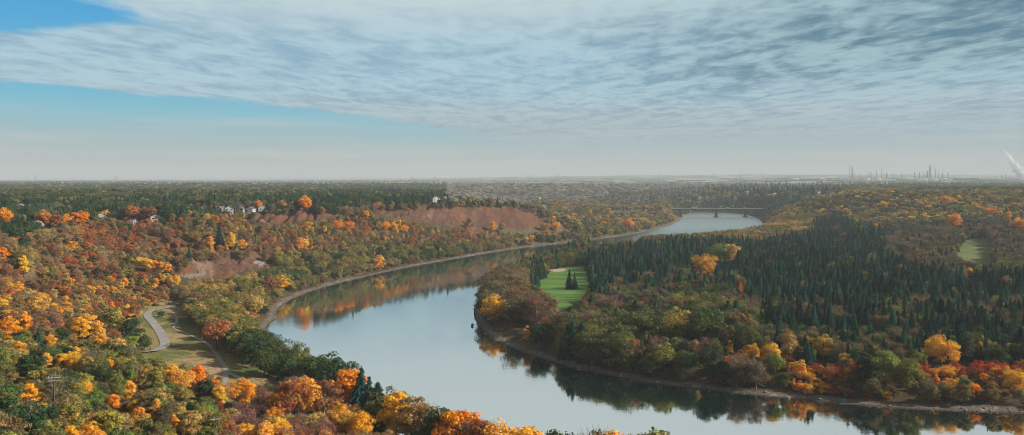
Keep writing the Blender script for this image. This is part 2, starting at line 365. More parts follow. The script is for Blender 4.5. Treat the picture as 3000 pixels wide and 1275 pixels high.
# region: phrase, outline at crown height, [(form, weight, palette names, hmin, hmax)]
REG = [
 ('on the right shore terrace', [(1990,905),(2700,895),(2700,985),(1990,965)], [('Hshrub',6,'RED RED RUST',3.2,6),('Hshrub',3,'RUST ORANGE YELLOW',3,5.5),('col',.5,'ORANGE TAN',4,7),('round',.6,'OLIVE GREEN',7,10)]),
 ('in the inner shore thicket', [(1830,868),(1985,868),(1985,930),(1830,920)], [('Hshrub',5,'RED RUST ORANGE',3,6),('round',2,'OLIVE YELLOW',6,9)]),
 ('on the dark inner bank', [(1190,770),(1260,830),(1400,890),(1600,930),(1850,930),(1990,930),(1990,1010),(1700,975),(1400,925),(1230,860)], [('round',4,'DGREEN POLIVE',9,16),('twig',4,'PBROWN POLIVE',9,16),('Hshrub',3,'DGREEN POLIVE PBROWN',3,5),('col',.4,'ORANGE YELLOW GREEN',6,10)]),
 ('in the point grove', [(1195,690),(1300,690),(1420,735),(1420,850),(1300,860),(1190,800)], [('twig',5,'PBROWN PBROWN RUST',15,21),('round',3,'PBROWN POLIVE PGREY',14,19),('col',.2,'ORANGE RUST',9,13),('Spruce',1,'SPR',13,17)]),
 ('on the rise behind thicket', [(1900,800),(2100,838),(2700,842),(2700,900),(1990,908),(1860,900)], [('round',3,'POLIVE DGREEN PBROWN',7,12),('twig',2.5,'PBROWN POLIVE',8,12),('Spruce',4.5,'SPR',9,16),('round',.9,'YELLOW TAN GREEN',6,10),('col',.5,'YELLOW TAN',7,10)]),
 ('in the inner shore grove', [(1400,790),(1700,745),(1850,750),(1900,800),(2100,845),(2700,850),(2700,900),(2000,915),(1850,935),(1600,935),(1400,900),(1330,860)], [('round',4,'POLIVE DGREEN PGREY PBROWN',13,20),('wide',2.6,'POLIVE DGREEN POLIVE',14,20),('twig',4,'PBROWN MAUVE POLIVE',13,19),('Spruce',3,'SPR',14,22),('round',.3,'YELLOW TAN ORANGE',10,14)]),
 ('in the belt inside spruces', [(1560,715),(1700,690),(1870,700),(1885,765),(2140,762),(2400,758),(2700,772),(2700,828),(2200,828),(2000,800),(1880,785),(1750,770),(1560,800),(1480,760)], [('twig',4,'PBROWN PGREY PBROWN POLIVE',11,15),('wide',3,'POLIVE PBROWN PGREY GREEN',11,15),('Spruce',5,'SPR',12,21)]),
 ('beside the far fairway', [(2230,560),(2420,545),(2700,560),(2700,690),(2560,690),(2400,700),(2230,650)], [('twig',4,'PBROWN PGREY MAUVE',10,14),('round',3,'POLIVE PGREY PBROWN',10,14),('Spruce',2.4,'SPR',11,17)]),
 ('along the pale back of the peninsula', [(1560,585),(1700,572),(1900,548),(2040,520),(2046,570),(2030,590),(1920,612),(1700,604),(1580,612)], [('twig',4,'TAN BROWN PBROWN',10,13),('round',4,'TAN OLIVE BROWN',10,13),('Spruce',.8,'SPR',9,14)]),
 ('in the dark spruce forest', [(1480,640),(1600,608),(1950,605),(2048,560),(2090,540),(2180,570),(2260,600),(2300,640),(2700,650),(2700,850),(2100,850),(1900,800),(1850,760),(1700,750),(1480,790)], [('Spruce',14,'SPR',8,20),('twig',.5,'PBROWN POLIVE',12,16),('round',.9,'POLIVE DGREEN GREEN',10,14)]),
 ('on the peninsula north edge', [(1210,640),(1350,605),(1500,590),(1650,580),(1750,568),(2040,545),(2040,600),(1500,660),(1480,800),(1330,760),(1195,720)], [('twig',3,'PBROWN POLIVE',10,14),('round',3,'DGREEN POLIVE PBROWN',9,14),('Spruce',4,'SPR',12,18)]),
 ('on the right hillside', [(1930,560),(1950,530),(2100,488),(2150,470),(2350,480),(2700,480),(2700,600),(2400,610),(2200,590),(2060,575)], [('far',6,'OLIVE GREYO BROWN OLIVE TAN',8,13),('far',1.8,'YELLOW TAN GREEN TAN',8,12),('Sfar',.6,'SPR',11,16)]),
 ('on the point before bridge', [(1330,500),(1500,505),(1700,505),(1715,545),(1700,575),(1450,612),(1380,560)], [('far',6,'OLIVE GREYO BROWN TAN',8,13),('far',.6,'ORANGE TAN',8,12),('Sfar',1,'SPR',10,15)]),
 ('on the slope behind bridge', [(1480,497),(1600,482),(1750,470),(1900,461),(2150,461),(2150,490),(1950,540),(1700,548),(1700,505),(1480,505)], [('far',4,'GREYO OLIVE DGREEN',9,13),('Sfar',4,'SPR',12,20),('far',.5,'TAN',8,11)]),
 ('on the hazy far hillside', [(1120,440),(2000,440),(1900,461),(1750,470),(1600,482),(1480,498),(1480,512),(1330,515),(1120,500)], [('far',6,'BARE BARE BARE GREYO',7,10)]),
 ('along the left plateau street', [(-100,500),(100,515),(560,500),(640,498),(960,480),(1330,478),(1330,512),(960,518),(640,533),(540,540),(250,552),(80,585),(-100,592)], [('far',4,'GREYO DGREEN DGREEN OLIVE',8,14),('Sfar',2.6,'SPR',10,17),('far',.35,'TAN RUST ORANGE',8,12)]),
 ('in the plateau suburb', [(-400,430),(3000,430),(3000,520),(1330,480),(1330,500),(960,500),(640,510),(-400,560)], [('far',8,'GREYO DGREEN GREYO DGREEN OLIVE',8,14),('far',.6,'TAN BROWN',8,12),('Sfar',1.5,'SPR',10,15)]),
 ('on the rust red slope', [(-300,560),(80,580),(300,548),(470,545),(470,640),(430,690),(200,700),(-300,720)], [('twig',4,'RUST TAN BROWN',6,10),('round',2,'RUST BROWN OLIVE',6,9),('Hshrub',2.5,'RUST RED BROWN',3,5),('round',1.2,'DGREEN GREEN',6,9),('Spruce',.15,'SPR',10,15)]),
 ('on the slope below houses', [(470,540),(640,540),(860,545),(1000,550),(1300,575),(1450,575),(1300,610),(1000,615),(700,640),(470,640)], [('round',3,'OLIVE TAN RUST BROWN',6,10),('twig',3,'OLIVE BROWN RUST TAN',6,10),('col',.9,'YELLOW TAN GREEN ORANGE',7,10),('Hshrub',2,'RUST BROWN OLIVE',3,5),('Spruce',.4,'SPR',8,14)]),
 ('on the lower river slope', [(690,640),(1000,600),(1300,585),(1520,585),(1520,615),(1300,625),(1000,680),(850,720),(700,790),(640,740)], [('wide',4,'OLIVE BROWN OLIVE DGREEN',8,12),('round',3,'DGREEN OLIVE BROWN',7,11),('twig',2,'BROWN OLIVE',7,10),('col',.25,'TAN ORANGE',7,10)]),
 ('in the river bend grove', [(450,690),(640,680),(700,790),(690,830),(640,850),(560,850),(460,790)], [('wide',6,'OLIVE BROWN OLIVE TAN',8,12),('round',2,'TAN DGREEN RUST',7,10),('twig',1,'BROWN OLIVE',7,10)]),
 ('on the dark near riverbank', [(560,840),(700,825),(790,875),(890,900),(890,970),(740,970),(620,900)], [('wide',4,'DGREEN DGREEN OLIVE',11,15),('round',4,'DGREEN OLIVE DGREEN',10,14),('twig',.5,'BROWN',9,12)]),
 ('on the slope above meadow', [(-300,680),(430,680),(470,740),(370,775),(330,860),(200,840),(-300,830)], [('twig',3,'RUST BROWN OLIVE',6,10),('round',4,'TAN BROWN RUST OLIVE GREEN',6,9),('round',1.3,'ORANGE YELLOW RUST',6,9),('Hshrub',2,'RUST OLIVE BROWN',3,5)]),
 ('in the near orange grove', [(540,940),(700,930),(900,980),(960,1120),(540,1120)], [('birch',3,'RUST ORANGE RUST',8,12),('twig',4,'RUST MAUVE BROWN',7,11),('round',2,'ORANGE TAN OLIVE',7,10),('Hshrub',2,'GREEN OLIVE RUST',2.5,4.5)]),
 ('by the water at bottom', [(860,940),(1000,980),(1200,1040),(1700,1060),(2700,1100),(2700,1300),(860,1300)], [('twig',4,'BROWN TAN OLIVE',9,12),('round',4,'OLIVE BROWN TAN',8,12),('round',.8,'ORANGE',8,11)]),
 ('on the near left hillside', [(-600,820),(560,860),(560,1400),(-600,1400)], [('round',6,'OLIVE GREEN DGREEN OLIVE TAN',4.5,11),('twig',2.4,'BROWN OLIVE BROWN',5,11),('round',.6,'ORANGE YELLOW TAN',5,9),('round',1.6,'TAN OLIVE BROWN',6,9),('Hshrub',2.5,'OLIVE GREEN BROWN',2.5,5),('wide',1,'OLIVE GREEN',7,10)]),
 ('in the near woods', [(-2000,300),(5000,300),(5000,4000),(-2000,4000)], [('round',4,'OLIVE BROWN DGREEN',7,11),('twig',2,'BROWN OLIVE',7,11)]),
]
WID = dict(round=.36, wide=.5, col=.18, twig=.38, Hshrub=.6, Spruce=.24, far=.46, Sfar=.25, birch=.34)
HS = [ # x, foot y, rot, w, d, h, wall, roof, label, storeys, gable
 (48,584,.3,10,11,5.6,'white','grey','white gabled house at the left edge behind the orange tree',2),
 (84,578,-.5,9,10,3.4,'white','pale','white bungalow right of the left edge house',1),
 (52,529,.2,11,10,4,'white','pale','white house among the trees above the left orange tree',1),
 (256,556,-.7,10,13,4.4,'cream','pale','cream house with a pale roof right of the orange tree pair',1),
 (392,556,.5,10,10,3.6,'white','grey','small white house below the wide rust tree',1),
 (334,565,1.2,8,9,3,'grey','pale','low grey house lowest on the left rim',1),
 (512,533,.3,12,10,4.2,'white','pale','white house left of the tall gabled pair',1),
 (556,540,-.15,8,10,6,'white','grey','tall narrow white house, left of the gabled pair',2),
 (577,538,.35,9,10,6.4,'white','grey','tall white house with a steep gable facing the street',2),
 (604,537,.1,9,10,5.2,'cream','grey','cream house right of the steep gabled one',2),
 (632,535,-.2,9,10,4,'white','grey','white house nearest the parked cars',1),
 (660,530,.5,11,10,4.4,'grey','grey','grey house behind the left parked cars',1),
 (728,524,.2,12,10,4,'white','brown','white house with a brown roof behind the parked cars',1),
 (480,528,.2,10,9,4,'grey','pale','grey house left of the white street houses',1),
 (1094,508,.5,12,12,5.5,'white','grey','white gabled house on the plateau above the long bare slope',2),
 (1118,506,-.3,11,11,4,'grey','pale','grey bungalow right of the white gabled one above the bare slope',1),
 (1148,505,.2,13,12,4.5,'cream','brown','cream house at the right end of the plateau',1),
 (1002,509,.2,13,10,4,'grey','grey','low grey house behind the spruces above the bare slope',1),
]
FH = [(1370,523),(1440,521),(1600,520),(1560,520),(1690,514),(1760,500),(1830,496),(1905,498),(1880,488),(1946,492),(2000,487),(2035,492),(2060,489),(2090,487),(1780,492),(1660,498),(2300,482),(2360,480),(2420,481),(2500,479),(1990,498),(1850,504)]
CARS = [(652,535,(.75,.75,.75),'white parked car at the left end of the row'),(672,533,(.7,.7,.72),'pale parked car, second from the left in the row'),(692,532.5,(.1,.1,.12),'dark parked car between two white ones'),(712,531,(.78,.78,.78),'white parked car in the middle of the row'),(736,530,(.75,.75,.76),'white parked car left of the orange flat topped tree'),(757,528.8,(.8,.8,.8),'white parked car at the right end of the row'),(626,537,(.5,.5,.52),'silver parked car before the white houses')]
FRONT = []
for q in HS:
    r = raydown(q[0], q[1]); k_ = F/r[1]/K; w_ = q[3]*.5*k_; h_ = (q[5]+(3.4 if q[9] == 2 else 2.4))*k_
    if q[1] > 570 or q[8].startswith('low grey house behind'): continue
    FRONT.append((r[1]+4, [(q[0]-w_*.8, q[1]-h_*1.02), (q[0]+w_*.8, q[1]-h_*1.02), (q[0]+w_*.6, q[1]-h_*.6), (q[0]-w_*.6, q[1]-h_*.6)]))
for x_, y_ in FH:
    r = raydown(x_, y_); k_ = F/r[1]/K
    FRONT.append((r[1]+6, [(x_-5*k_, y_-7*k_), (x_+5*k_, y_-7*k_), (x_+5*k_, y_-3*k_), (x_-5*k_, y_-3*k_)]))
FRONT.append((1990, [(1700,515),(1912,515),(1912,556),(1700,556)]))
for q in CARS:
    r = raydown(q[0], q[1]); k_ = F/r[1]/K
    FRONT.append((r[1]+2, [(q[0]-2.6*k_, q[1]-1.6*k_), (q[0]+2.6*k_, q[1]-1.6*k_), (q[0]+2.6*k_, q[1]), (q[0]-2.6*k_, q[1])]))
cand = []
for (d0, d1, cell) in ((130, 330, 4.1), (330, 520, 4.7), (520, 1100, 6.0), (1100, 2300, 9.5), (2300, 4500, 19), (4500, 8500, 42)):
    ys = np.arange(d0, d1, cell)
    for yy in ys:
        hw = .74*yy+25
        xs = np.arange(-hw, hw, cell)
        cand.append(np.stack([xs+rs.uniform(-.5, .5, len(xs))*cell, yy+rs.uniform(-.5, .5, len(xs))*cell, np.full(len(xs), cell)], 1))
cand = np.concatenate(cand)
gz, gd = ground(cand[:, 0], cand[:, 1])
isr_ = segdist(cand[:, 0], cand[:, 1], [at(x, y)[:2] for x, y in right_sh]) < gd+3
ok = gd > np.where(isr_, 7, 8)
ok &= ~((cand[:, 1] > 1700) & (cand[:, 1] < 2300) & (gd < 8))
cand = cand[ok]; gz = gz[ok]; gd = gd[ok]
cx, cy = proj(cand[:, 0], cand[:, 1], gz+6)
_k = ~((cand[:, 1] > 4200) & (cx > 900+(fbm(cand[:, 0]/300, cand[:, 1]/500)-.5)*800) & (fbm(cand[:, 0]/260+3, cand[:, 1]/500) < .56))
cand, gz, gd, cx, cy = cand[_k], gz[_k], gd[_k], cx[_k], cy[_k]
region = np.full(len(cand), -1)
for i, (_, poly, _m) in enumerate(REG):
    m = inpoly(cx, cy, poly) & (region < 0)
    region[m] = i
T = []   # dict arrays
form = np.empty(len(cand), object); hh = np.zeros(len(cand)); pal = np.empty(len(cand), object)
# clumped choice: palettes drift over ~40 m patches
patch = fbm(cand[:, 0]/38, cand[:, 1]/38, 3); patch2 = vn(cand[:, 0]/17+50, cand[:, 1]/17)
for i in range(len(cand)):
    mix = REG[region[i]][2]
    w = np.array([m[1] for m in mix], float); cs = np.cumsum(w)/w.sum()
    u = (rs.rand()*.4+(patch2[i]*1.2-.1)*.6) if rs.rand() < .6 else rs.rand()
    k = int(np.searchsorted(cs, max(0, min(u, .999))))
    f, _, ps, h0, h1 = mix[k]; ps = ps.split()
    pi = int(min(.999, max(0, (patch[i]-.25)*2*.75+rs.rand()*.25))*len(ps))
    form[i] = f; pal[i] = ps[pi]; hh[i] = rs.uniform(h0, h1)
D_ = cand[:, 1]
far_m = D_ > 1150
for i in np.where(far_m)[0]:
    form[i] = 'Sfar' if form[i][0] == 'S' else ('far' if form[i] != 'Hshrub' else 'Hshrub')
near_m = D_ <= 1150
for i in np.where(near_m)[0]:
    if form[i] == 'Sfar': form[i] = 'Spruce'
    elif form[i] == 'far': form[i] = ('wide', 'round')[i % 2]
big = np.where(D_ > 2300, 1.25, 1.0)*np.where(D_ > 4500, 1.5, 1)
wid = np.array([WID[f] for f in form])*hh
xw = np.where(far_m & (hh > 0), np.maximum(1, cand[:, 2]*.62/np.maximum(wid, 1)*.8), 1)
xw = np.array([x if f == 'far' else 1 for x, f in zip(xw, form)])
# keep the open views open
def shows(X, Y, z, h, w):
    s = []
    for fz, fx in ((1.0, 0), (.8, -.55), (.8, .55), (.5, -.85), (.5, .85), (.25, 0)):
        s.append(proj(X+fx*w, Y, z+fz*h))
    return s
bad = np.zeros(len(cand), bool)
WIDF = np.array([WID[f] for f in form])
SW_ = [proj(cand[:, 0]+fx_*wid, cand[:, 1], gz+fz_*hh) for fz_, fx_ in ((.9, 0), (.72, -.45), (.72, .45), (.45, -.55), (.45, .55))]
S_ = shows(cand[:, 0], cand[:, 1], gz, hh, wid)
for poly in CLEAR:
    for (sx, sy) in (S_[:5] if poly not in WATER else SW_): bad |= inpoly(sx, sy, poly)
for D0, poly in FRONT:
    q = np.array(poly); q2 = [(q[:, 0].mean(), q[:, 1].mean())]
    for (sx, sy) in S_: bad |= inpoly(sx, sy, poly) & (cand[:, 1] < D0)
    sw_ = WIDF*hh*F/cand[:, 1]/K
    px_ = S_[0][0]; bad |= (cand[:, 1] < D0) & (np.abs(px_-q2[0][0]) < sw_*.6+(q[1, 0]-q[0, 0])*.3) & (S_[0][1] < q2[0][1]) & (S_[5][1] > q2[0][1])
br = np.zeros(len(cand), bool)
for poly in BAREV:
    for (sx, sy) in S_[:3]: br |= inpoly(sx, sy, poly)
stay = br & (fbm(cand[:, 0]/30+5, cand[:, 1]/30) > .76)
scrubby = br & ~stay & (rs.rand(len(cand)) < .2)
bad |= br & ~scrubby & ~stay
for i in np.where(scrubby)[0]: form[i] = 'Hshrub'; hh[i] = rs.uniform(.9, 2.1); pal[i] = ('RUST', 'BROWN', 'OLIVE', 'RED')[i % 4]; xw[i] = 1
bad |= np.array([f == 'Spruce' for f in form]) & (rs.rand(len(cand)) < .3) & (cand[:, 1] > 600)
bx, by = proj(cand[:, 0], cand[:, 1], gz)
bad |= inpoly(bx, by, MEADOW) | inpoly(bx, by, FAIRWAY) | inpoly(bx, by, GREEN2)
# the street shelf in front of the houses
keep = ~bad
cand, gz, gd, form, hh, pal, region, xw = [a[keep] for a in (cand, gz, gd, form, hh, pal, region, xw)]
xw = np.array([rs.uniform(.78, 1.25) if f[0] == 'S' else x for x, f in zip(xw, form)])
trees = [dict(x=cand[i, 0], y=cand[i, 1], z=gz[i], h=hh[i], f=form[i], p=pal[i], w=xw[i], reg=region[i], lab=None) for i in range(len(cand))]

# trees that stand out in the photo: survey x, top y, foot y, form, colour, label
HAND = [
 (13,520,572,'wide','ORANGE','broad orange tree beside the white house at the left edge'),
 (110,524,572,'wide','RUST','rounded rust orange tree left of two orange trees on the plateau rim'),
 (140,538,578,'round','RUST','rust tree tucked between a rust tree and orange trees'),
 (166,536,572,'round','ORANGE','smaller left one of the pair of orange trees on the left rim'),
 (202,528,570,'wide','ORANGE','larger right one of the pair of orange trees on the left rim'),
 (332,513,556,'wide','RUST','wide rust tree standing over the pale house on the left rim'),
 (374,514,556,'wide','RUST','rust tree joined to the right of the wide rust tree'),
 (767,490,530,'wide','ORANGE','flat topped orange tree above the row of parked cars'),
 (707,501,531,'wide','TAN','tan orange tree above the left of the parked cars'),
 (650,503,532,'round','ORANGE','small orange tree at the left end of the parked cars'),
 (179,605,635,'round','ORANGE','small lone orange tree on the rust red slope'),
 (527,592,635,'round','YELLOW','golden tree above the eroded bare slope'),
 (584,583,632,'col','YELLOW','tall slim yellow tree above the eroded bare slope'),
 (609,600,634,'round','ORANGE','small orange tree at the right above the eroded slope'),
 (552,560,630,'Spruce','SPR','lone slim spruce above the eroded bare slope'),
 (350,645,678,'round','YELLOW','leftmost tree of the golden row on the middle slope'),
 (370,648,684,'round','YELLOW','second tree of the golden row on the middle slope'),
 (388,653,686,'round','ORANGE','third tree of the golden row on the middle slope'),
 (404,656,688,'round','YELLOW','fourth tree of the golden row on the middle slope'),
 (420,660,690,'round','ORANGE','rightmost tree of the golden row on the middle slope'),
 (408,680,722,'col','YELLOW','narrow yellow tree just below the golden row'),
 (445,690,722,'round','ORANGE','small orange tree left of the gravel patch'),
 (60,640,705,'col','ORANGE','slim orange tree on the slope at the far left'),
 (5,620,668,'round','ORANGE','orange tree cut by the left edge on the middle slope'),
 (44,706,742,'wide','ORANGE','low wide orange tree above the golden dome tree'),
 (97,738,800,'wide','YELLOW','large golden dome shaped tree on the left slope'),
 (135,782,838,'twig','MAUVE','leafless mauve domed tree left of a bright orange tree'),
 (19,793,855,'wide','ORANGE','vivid orange broad tree at the left edge'),
 (63,780,850,'col','ORANGE','slim orange tree beside the vivid broad one at the left edge'),
 (201,795,862,'round','ORANGE','bright orange tree right of the mauve dome, left one of two'),
 (228,790,858,'round','ORANGE','bright orange tree right of the mauve dome, right one of two'),
 (100,820,890,'Spruce','SPR','lone dark spruce on the near left hillside'),
 (251,838,895,'round','YELLOW','soft yellow tree below the two bright orange trees'),
 (116,885,935,'round','ORANGE','small orange tree just right of the lone spruce foot'),
 (160,888,935,'round','ORANGE','left one of the two joined orange trees below the spruce'),
 (189,888,940,'wide','ORANGE','right one of the two joined orange trees below the spruce'),
 (42,905,950,'col','ORANGE','small slim orange tree near the left utility pole'),
 (278,895,945,'col','ORANGE','narrow orange tree left of the pale green tree'),
 (326,905,975,'col','GREEN','pale green slender tree below the meadow'),
 (250,915,975,'wide','DGREEN','dark green tree left of the pale green slender tree'),
 (326,955,1015,'round','ORANGE','deep orange tree under the pale green slender tree'),
 (361,938,985,'round','TAN','tan orange tree right of the deep orange tree'),
 (430,915,975,'round','YELLOW','yellow tree at the left of the orange clump below the meadow'),
 (462,925,990,'wide','YELLOW','wide golden tree in the middle of the clump below the meadow'),
 (499,915,990,'round','ORANGE','tall orange tree at the right of the clump below the meadow'),
 (75,960,1030,'round','YELLOW','golden tree left of the left utility pole'),
 (238,975,1035,'wide','GREEN','yellow green tree in the middle of the near hillside'),
 (285,988,1040,'round','ORANGE','orange tree beside the yellow green tree on the near hillside'),
 (314,1012,1048,'round','RED','small red orange tree on the near hillside'),
 (389,1000,1075,'col','YELLOW','tall slim yellow tree on the near hillside'),
 (439,1040,1095,'col','ORANGE','small slim orange tree at the bottom between the poles'),
 (549,1008,1045,'round','RED','small red orange tree by the dirt path end'),
 (220,1058,1130,'wide','ORANGE','wide orange tree at the bottom edge of the near hillside'),
 (178,1066,1135,'round','ORANGE','orange tree at the bottom edge left of the wide orange one'),
 (618,1060,1130,'round','YELLOW','golden tree at the bottom right of the right utility pole'),
 (329,792,868,'round','DGREEN','dark green tall tree left of the paved road'),
 (280,770,850,'round','OLIVE','pale olive tree above the dark green tree left of the road'),
 (363,838,884,'wide','DGREEN','small flat topped tree at the bottom end of the road'),
 (405,780,800,'wide','DGREEN','dark low tree inside the bend of the road'),
 (452,965,1025,'wide','OLIVE','olive domed tree above the bottom of the near hillside'),
 (515,950,1020,'round','DGREEN','dark green tree left of the dirt path end'),
 (730,955,1075,'birch','RUST','rust orange birch with a white leaning trunk, left of the pair'),
 (768,945,1070,'birch','ORANGE','largest rust orange birch in the near grove'),
 (815,950,1065,'birch','RUST','rust birch right of the largest near birch'),
 (610,950,1040,'birch','ORANGE','orange birch beside the dirt path fork'),
 (655,990,1070,'twig','MAUVE','half bare mauve tree in the near orange grove'),
 (845,925,1010,'wide','GREEN','pale green tree behind the near orange birches'),
 (861,1025,1105,'wide','YELLOW','golden yellow tree at the bottom of the orange grove'),
 (905,1030,1110,'wide','ORANGE','orange tree right of the golden one at the bottom'),
 (902,919,1015,'Spruce','SPR','leftmost and tallest of three dark spruces on the near bank'),
 (924,940,1020,'Spruce','SPR','middle one of three dark spruces on the near bank'),
 (952,954,1040,'Spruce','SPR','rightmost of three dark spruces on the near bank'),
 (940,985,1060,'Spruce','SPR','dark spruce in front of the three spruces on the near bank'),
 (690,838,930,'wide','DGREEN','large dark green tree at the left start of the near river bank'),
 (738,855,945,'wide','OLIVE','dark olive tree on the near river bank beside the open water'),
 (640,842,925,'wide','DGREEN','dark green tree nearest the path on the riverbank mass'),
 (612,862,915,'wide','OLIVE','olive tree at the meadow side of the riverbank mass'),
 (664,870,950,'wide','DGREEN','low dark tree at the foot of the riverbank mass'),
 (712,880,965,'wide','DGREEN','dark green tree in front of the dark olive one by the water'),
 (755,885,965,'wide','OLIVE','olive tree between the dark olive and the large domed trees'),
 (795,892,975,'wide','DGREEN','dark tree leaning on the left of the large domed tree'),
 (850,902,985,'wide','DGREEN','dark green tree right of the large domed tree on the bank'),
 (835,925,1000,'round','OLIVE','olive tree below the large domed tree on the bank'),
 (975,975,1060,'wide','OLIVE','olive tree just right of the rightmost near spruce'),
 (1075,1015,1110,'twig','BROWN','half bare brown tree left of the dark domed tree by the river'),
 (1172,1048,1160,'twig','BROWN','brown tree between the orange tree and two at the bottom'),
 (1230,1064,1175,'twig','RUST','rusty tree between the two orange trees at the bottom'),
 (820,885,975,'wide','DGREEN','large dark green domed tree on the near river bank'),
 (778,900,985,'round','DGREEN','dark round tree left of the large domed one on the bank'),
 (876,925,985,'round','ORANGE','small orange tree left of the three spruces'),
 (998,978,1070,'round','YELLOW','yellow green tree right of the three spruces'),
 (1020,1000,1080,'col','GREYO','pale grey green slim tree on the near bank'),
 (1045,1000,1100,'round','TAN','tan tree on the near bank left of the dark domed tree'),
 (1108,1018,1115,'round','DGREEN','dark domed tree standing alone against the river'),
 (1146,1030,1140,'round','ORANGE','orange tree right of the dark domed tree by the river'),
 (1205,1052,1170,'round','RUST','left one of two orange trees at the bottom against the river'),
 (1255,1052,1170,'wide','ORANGE','right one of two orange trees at the bottom against the river'),
 (1325,1066,1180,'round','ORANGE','lone orange treetop at the bottom middle against the river'),
 (1408,1076,1190,'round','DGREEN','small dark treetop at the bottom middle against the river'),
 (1500,1070,1190,'twig','BROWN','brown half bare treetop at the bottom against the river'),
 (1533,1080,1200,'round','YELLOW','yellow treetop beside the brown one at the bottom'),
 (1632,1072,1195,'wide','OLIVE','olive wide treetop, rightmost at the bottom edge'),
 (1944,862,930,'round','YELLOW','golden tree behind the green domed tree on the right shore'),
 (1950,885,955,'wide','GREEN','green domed tree left of the vivid orange shore tree'),
 (2010,903,965,'round','ORANGE','vivid orange tree standing right at the shore'),
 (1984,832,910,'round','TAN','tan tree above the vivid orange shore tree'),
 (2070,838,905,'round','YELLOW','mellow yellow tree behind the red thicket'),
 (2222,878,985,'round','GREEN','tall green tree in the middle of the red thicket'),
 (2180,895,970,'round','DGREEN','dark green tree left of the tall green one in the thicket'),
 (2283,895,990,'wide','OLIVE','olive tree right of the tall green one in the thicket'),
 (2368,840,925,'wide','YELLOW','largest golden orange tree above the red thicket'),
 (2398,842,920,'col','GREEN','yellow green slim tree touching the largest golden one'),
 (2313,935,972,'col','ORANGE','small orange tree beside the olive tree on the right shore'),
 (2475,938,975,'round','ORANGE','small orange tree low in the red thicket at the right'),
 (2553,925,1000,'wide','ORANGE','vivid orange tree at the right edge by the shore'),
 (2532,918,965,'col','ORANGE','slim orange tree left of the vivid one at the right edge'),
 (2434,832,915,'col','GREYO','pale slim poplar right of the largest golden tree'),
 (1379,800,850,'wide','YELLOW','yellow topped tree below the fairway'),
 (1360,806,870,'wide','DGREEN','dark green broad tree below the fairway'),
 (1670,815,858,'col','ORANGE','small bright orange tree alone in the dark shore grove'),
 (1325,818,872,'col','ORANGE','slim orange tree low at the peninsula point'),
 (1778,752,885,'wide','GREEN','largest yellow green domed tree on the peninsula'),
 (1627,770,880,'wide','OLIVE','big olive tree left of the largest domed tree'),
 (1700,772,870,'wide','OLIVE','grey olive tree between the two biggest domed trees'),
 (1727,878,945,'wide','GREEN','low fresh green tree by the inner shore'),
 (1637,885,950,'round','GREEN','small green tree left of the low fresh green tree'),
 (1701,892,935,'round','RUST','small rust tree between two green shore trees'),
 (1836,855,905,'col','YELLOW','golden slim tree at the left of the red thicket'),
 (1902,862,915,'col','YELLOW','golden tree just left of the green domed tree'),
 (1771,628,700,'wide','GOLD','large golden orange dome among the dark spruces'),
 (1808,608,668,'wide','GREEN','yellow green wide tree behind the golden dome'),
 (1835,612,668,'round','TAN','tan tree at the right of the yellow green wide one'),
 (1862,710,740,'round','ORANGE','tiny orange treetop inside the peninsula forest'),
 (1245,738,815,'wide','ORANGE','orange tree at the peninsula point beside the water'),
 (1290,735,820,'twig','BROWN','tall brown tree right of the orange tree at the point'),
 (1350,740,830,'twig','RUST','rusty brown tree left of the fairway'),
 (1432,675,727,'Spruce','SPR','taller spruce of the pair on the fairway'),
 (1446,683,726,'Spruce','SPR','shorter spruce of the pair on the fairway'),
 (1350,672,722,'Spruce','SPR','dark spruce at the left edge of the fairway'),
 (1338,680,725,'Spruce','SPR','blue green spruce left of the fairway'),
 (1580,548,578,'wide','ORANGE','orange tree on the low point before the bridge'),
 (1398,556,582,'wide','ORANGE','orange tree at the foot of the bare nose, right one'),
 (1370,558,584,'wide','TAN','orange tan tree at the foot of the bare nose, left one'),
 (2399,534,575,'wide','ORANGE','largest orange tree on the right hillside'),
 (2492,520,548,'wide','ORANGE','orange tree upper right of the largest hillside one'),
 (2536,530,560,'round','ORANGE','small orange tree near the right edge of the hillside'),
 (2568,545,590,'wide','ORANGE','orange tree at the right edge beside the far fairway'),
 (2453,508,532,'wide','YELLOW','golden tree high on the right hillside'),
 (2379,490,515,'wide','ORANGE','orange tree at the crest of the right hillside'),
 (2222,504,525,'wide','YELLOW','golden tree at the left of the right hillside'),
 (2440,672,700,'round','YELLOW','yellow bushy tree just below the far fairway'),
 (1920,528,550,'wide','GREYO','rounded grey tree at the right end of the bridge'),
 (920,528,556,'round','ORANGE','orange tree at the left of the bare slope foot'),
 (1004,545,574,'col','ORANGE','slim orange tree below the long bare slope'),
 (970,556,582,'wide','ORANGE','orange tree in the row under the bare slope, leftmost'),
 (990,558,584,'wide','YELLOW','golden tree in the row under the bare slope, middle'),
 (1016,564,588,'wide','ORANGE','orange tree in the row under the bare slope, rightmost'),
 (1240,556,586,'round','ORANGE','orange tree on the scarred slope near the nose'),
 (1262,558,588,'round','TAN','tan tree beside the orange one near the nose'),
 (850,552,582,'wide','ORANGE','left orange tree under the small bare slope'),
 (878,554,584,'wide','ORANGE','right orange tree under the small bare slope'),
 (755,595,635,'round','ORANGE','golden orange tree on the middle slope, left one of two'),
 (772,593,632,'col','YELLOW','golden slim tree on the middle slope, right one of two'),
 (773,556,588,'round','YELLOW','yellow tree high on the slope under the cars'),
 (954,640,682,'round','ORANGE','orange tree close above the gravel shore'),
 (676,692,735,'wide','RUST','rust tree near the river bend'),
 (707,690,735,'wide','YELLOW','yellow green tree beside the rust tree near the bend'),
 (640,740,800,'wide','TAN','tan billowy tree by the river bend'),
 (545,800,880,'wide','RUST','rust brown tree right of the dirt path'),
]
hand = []
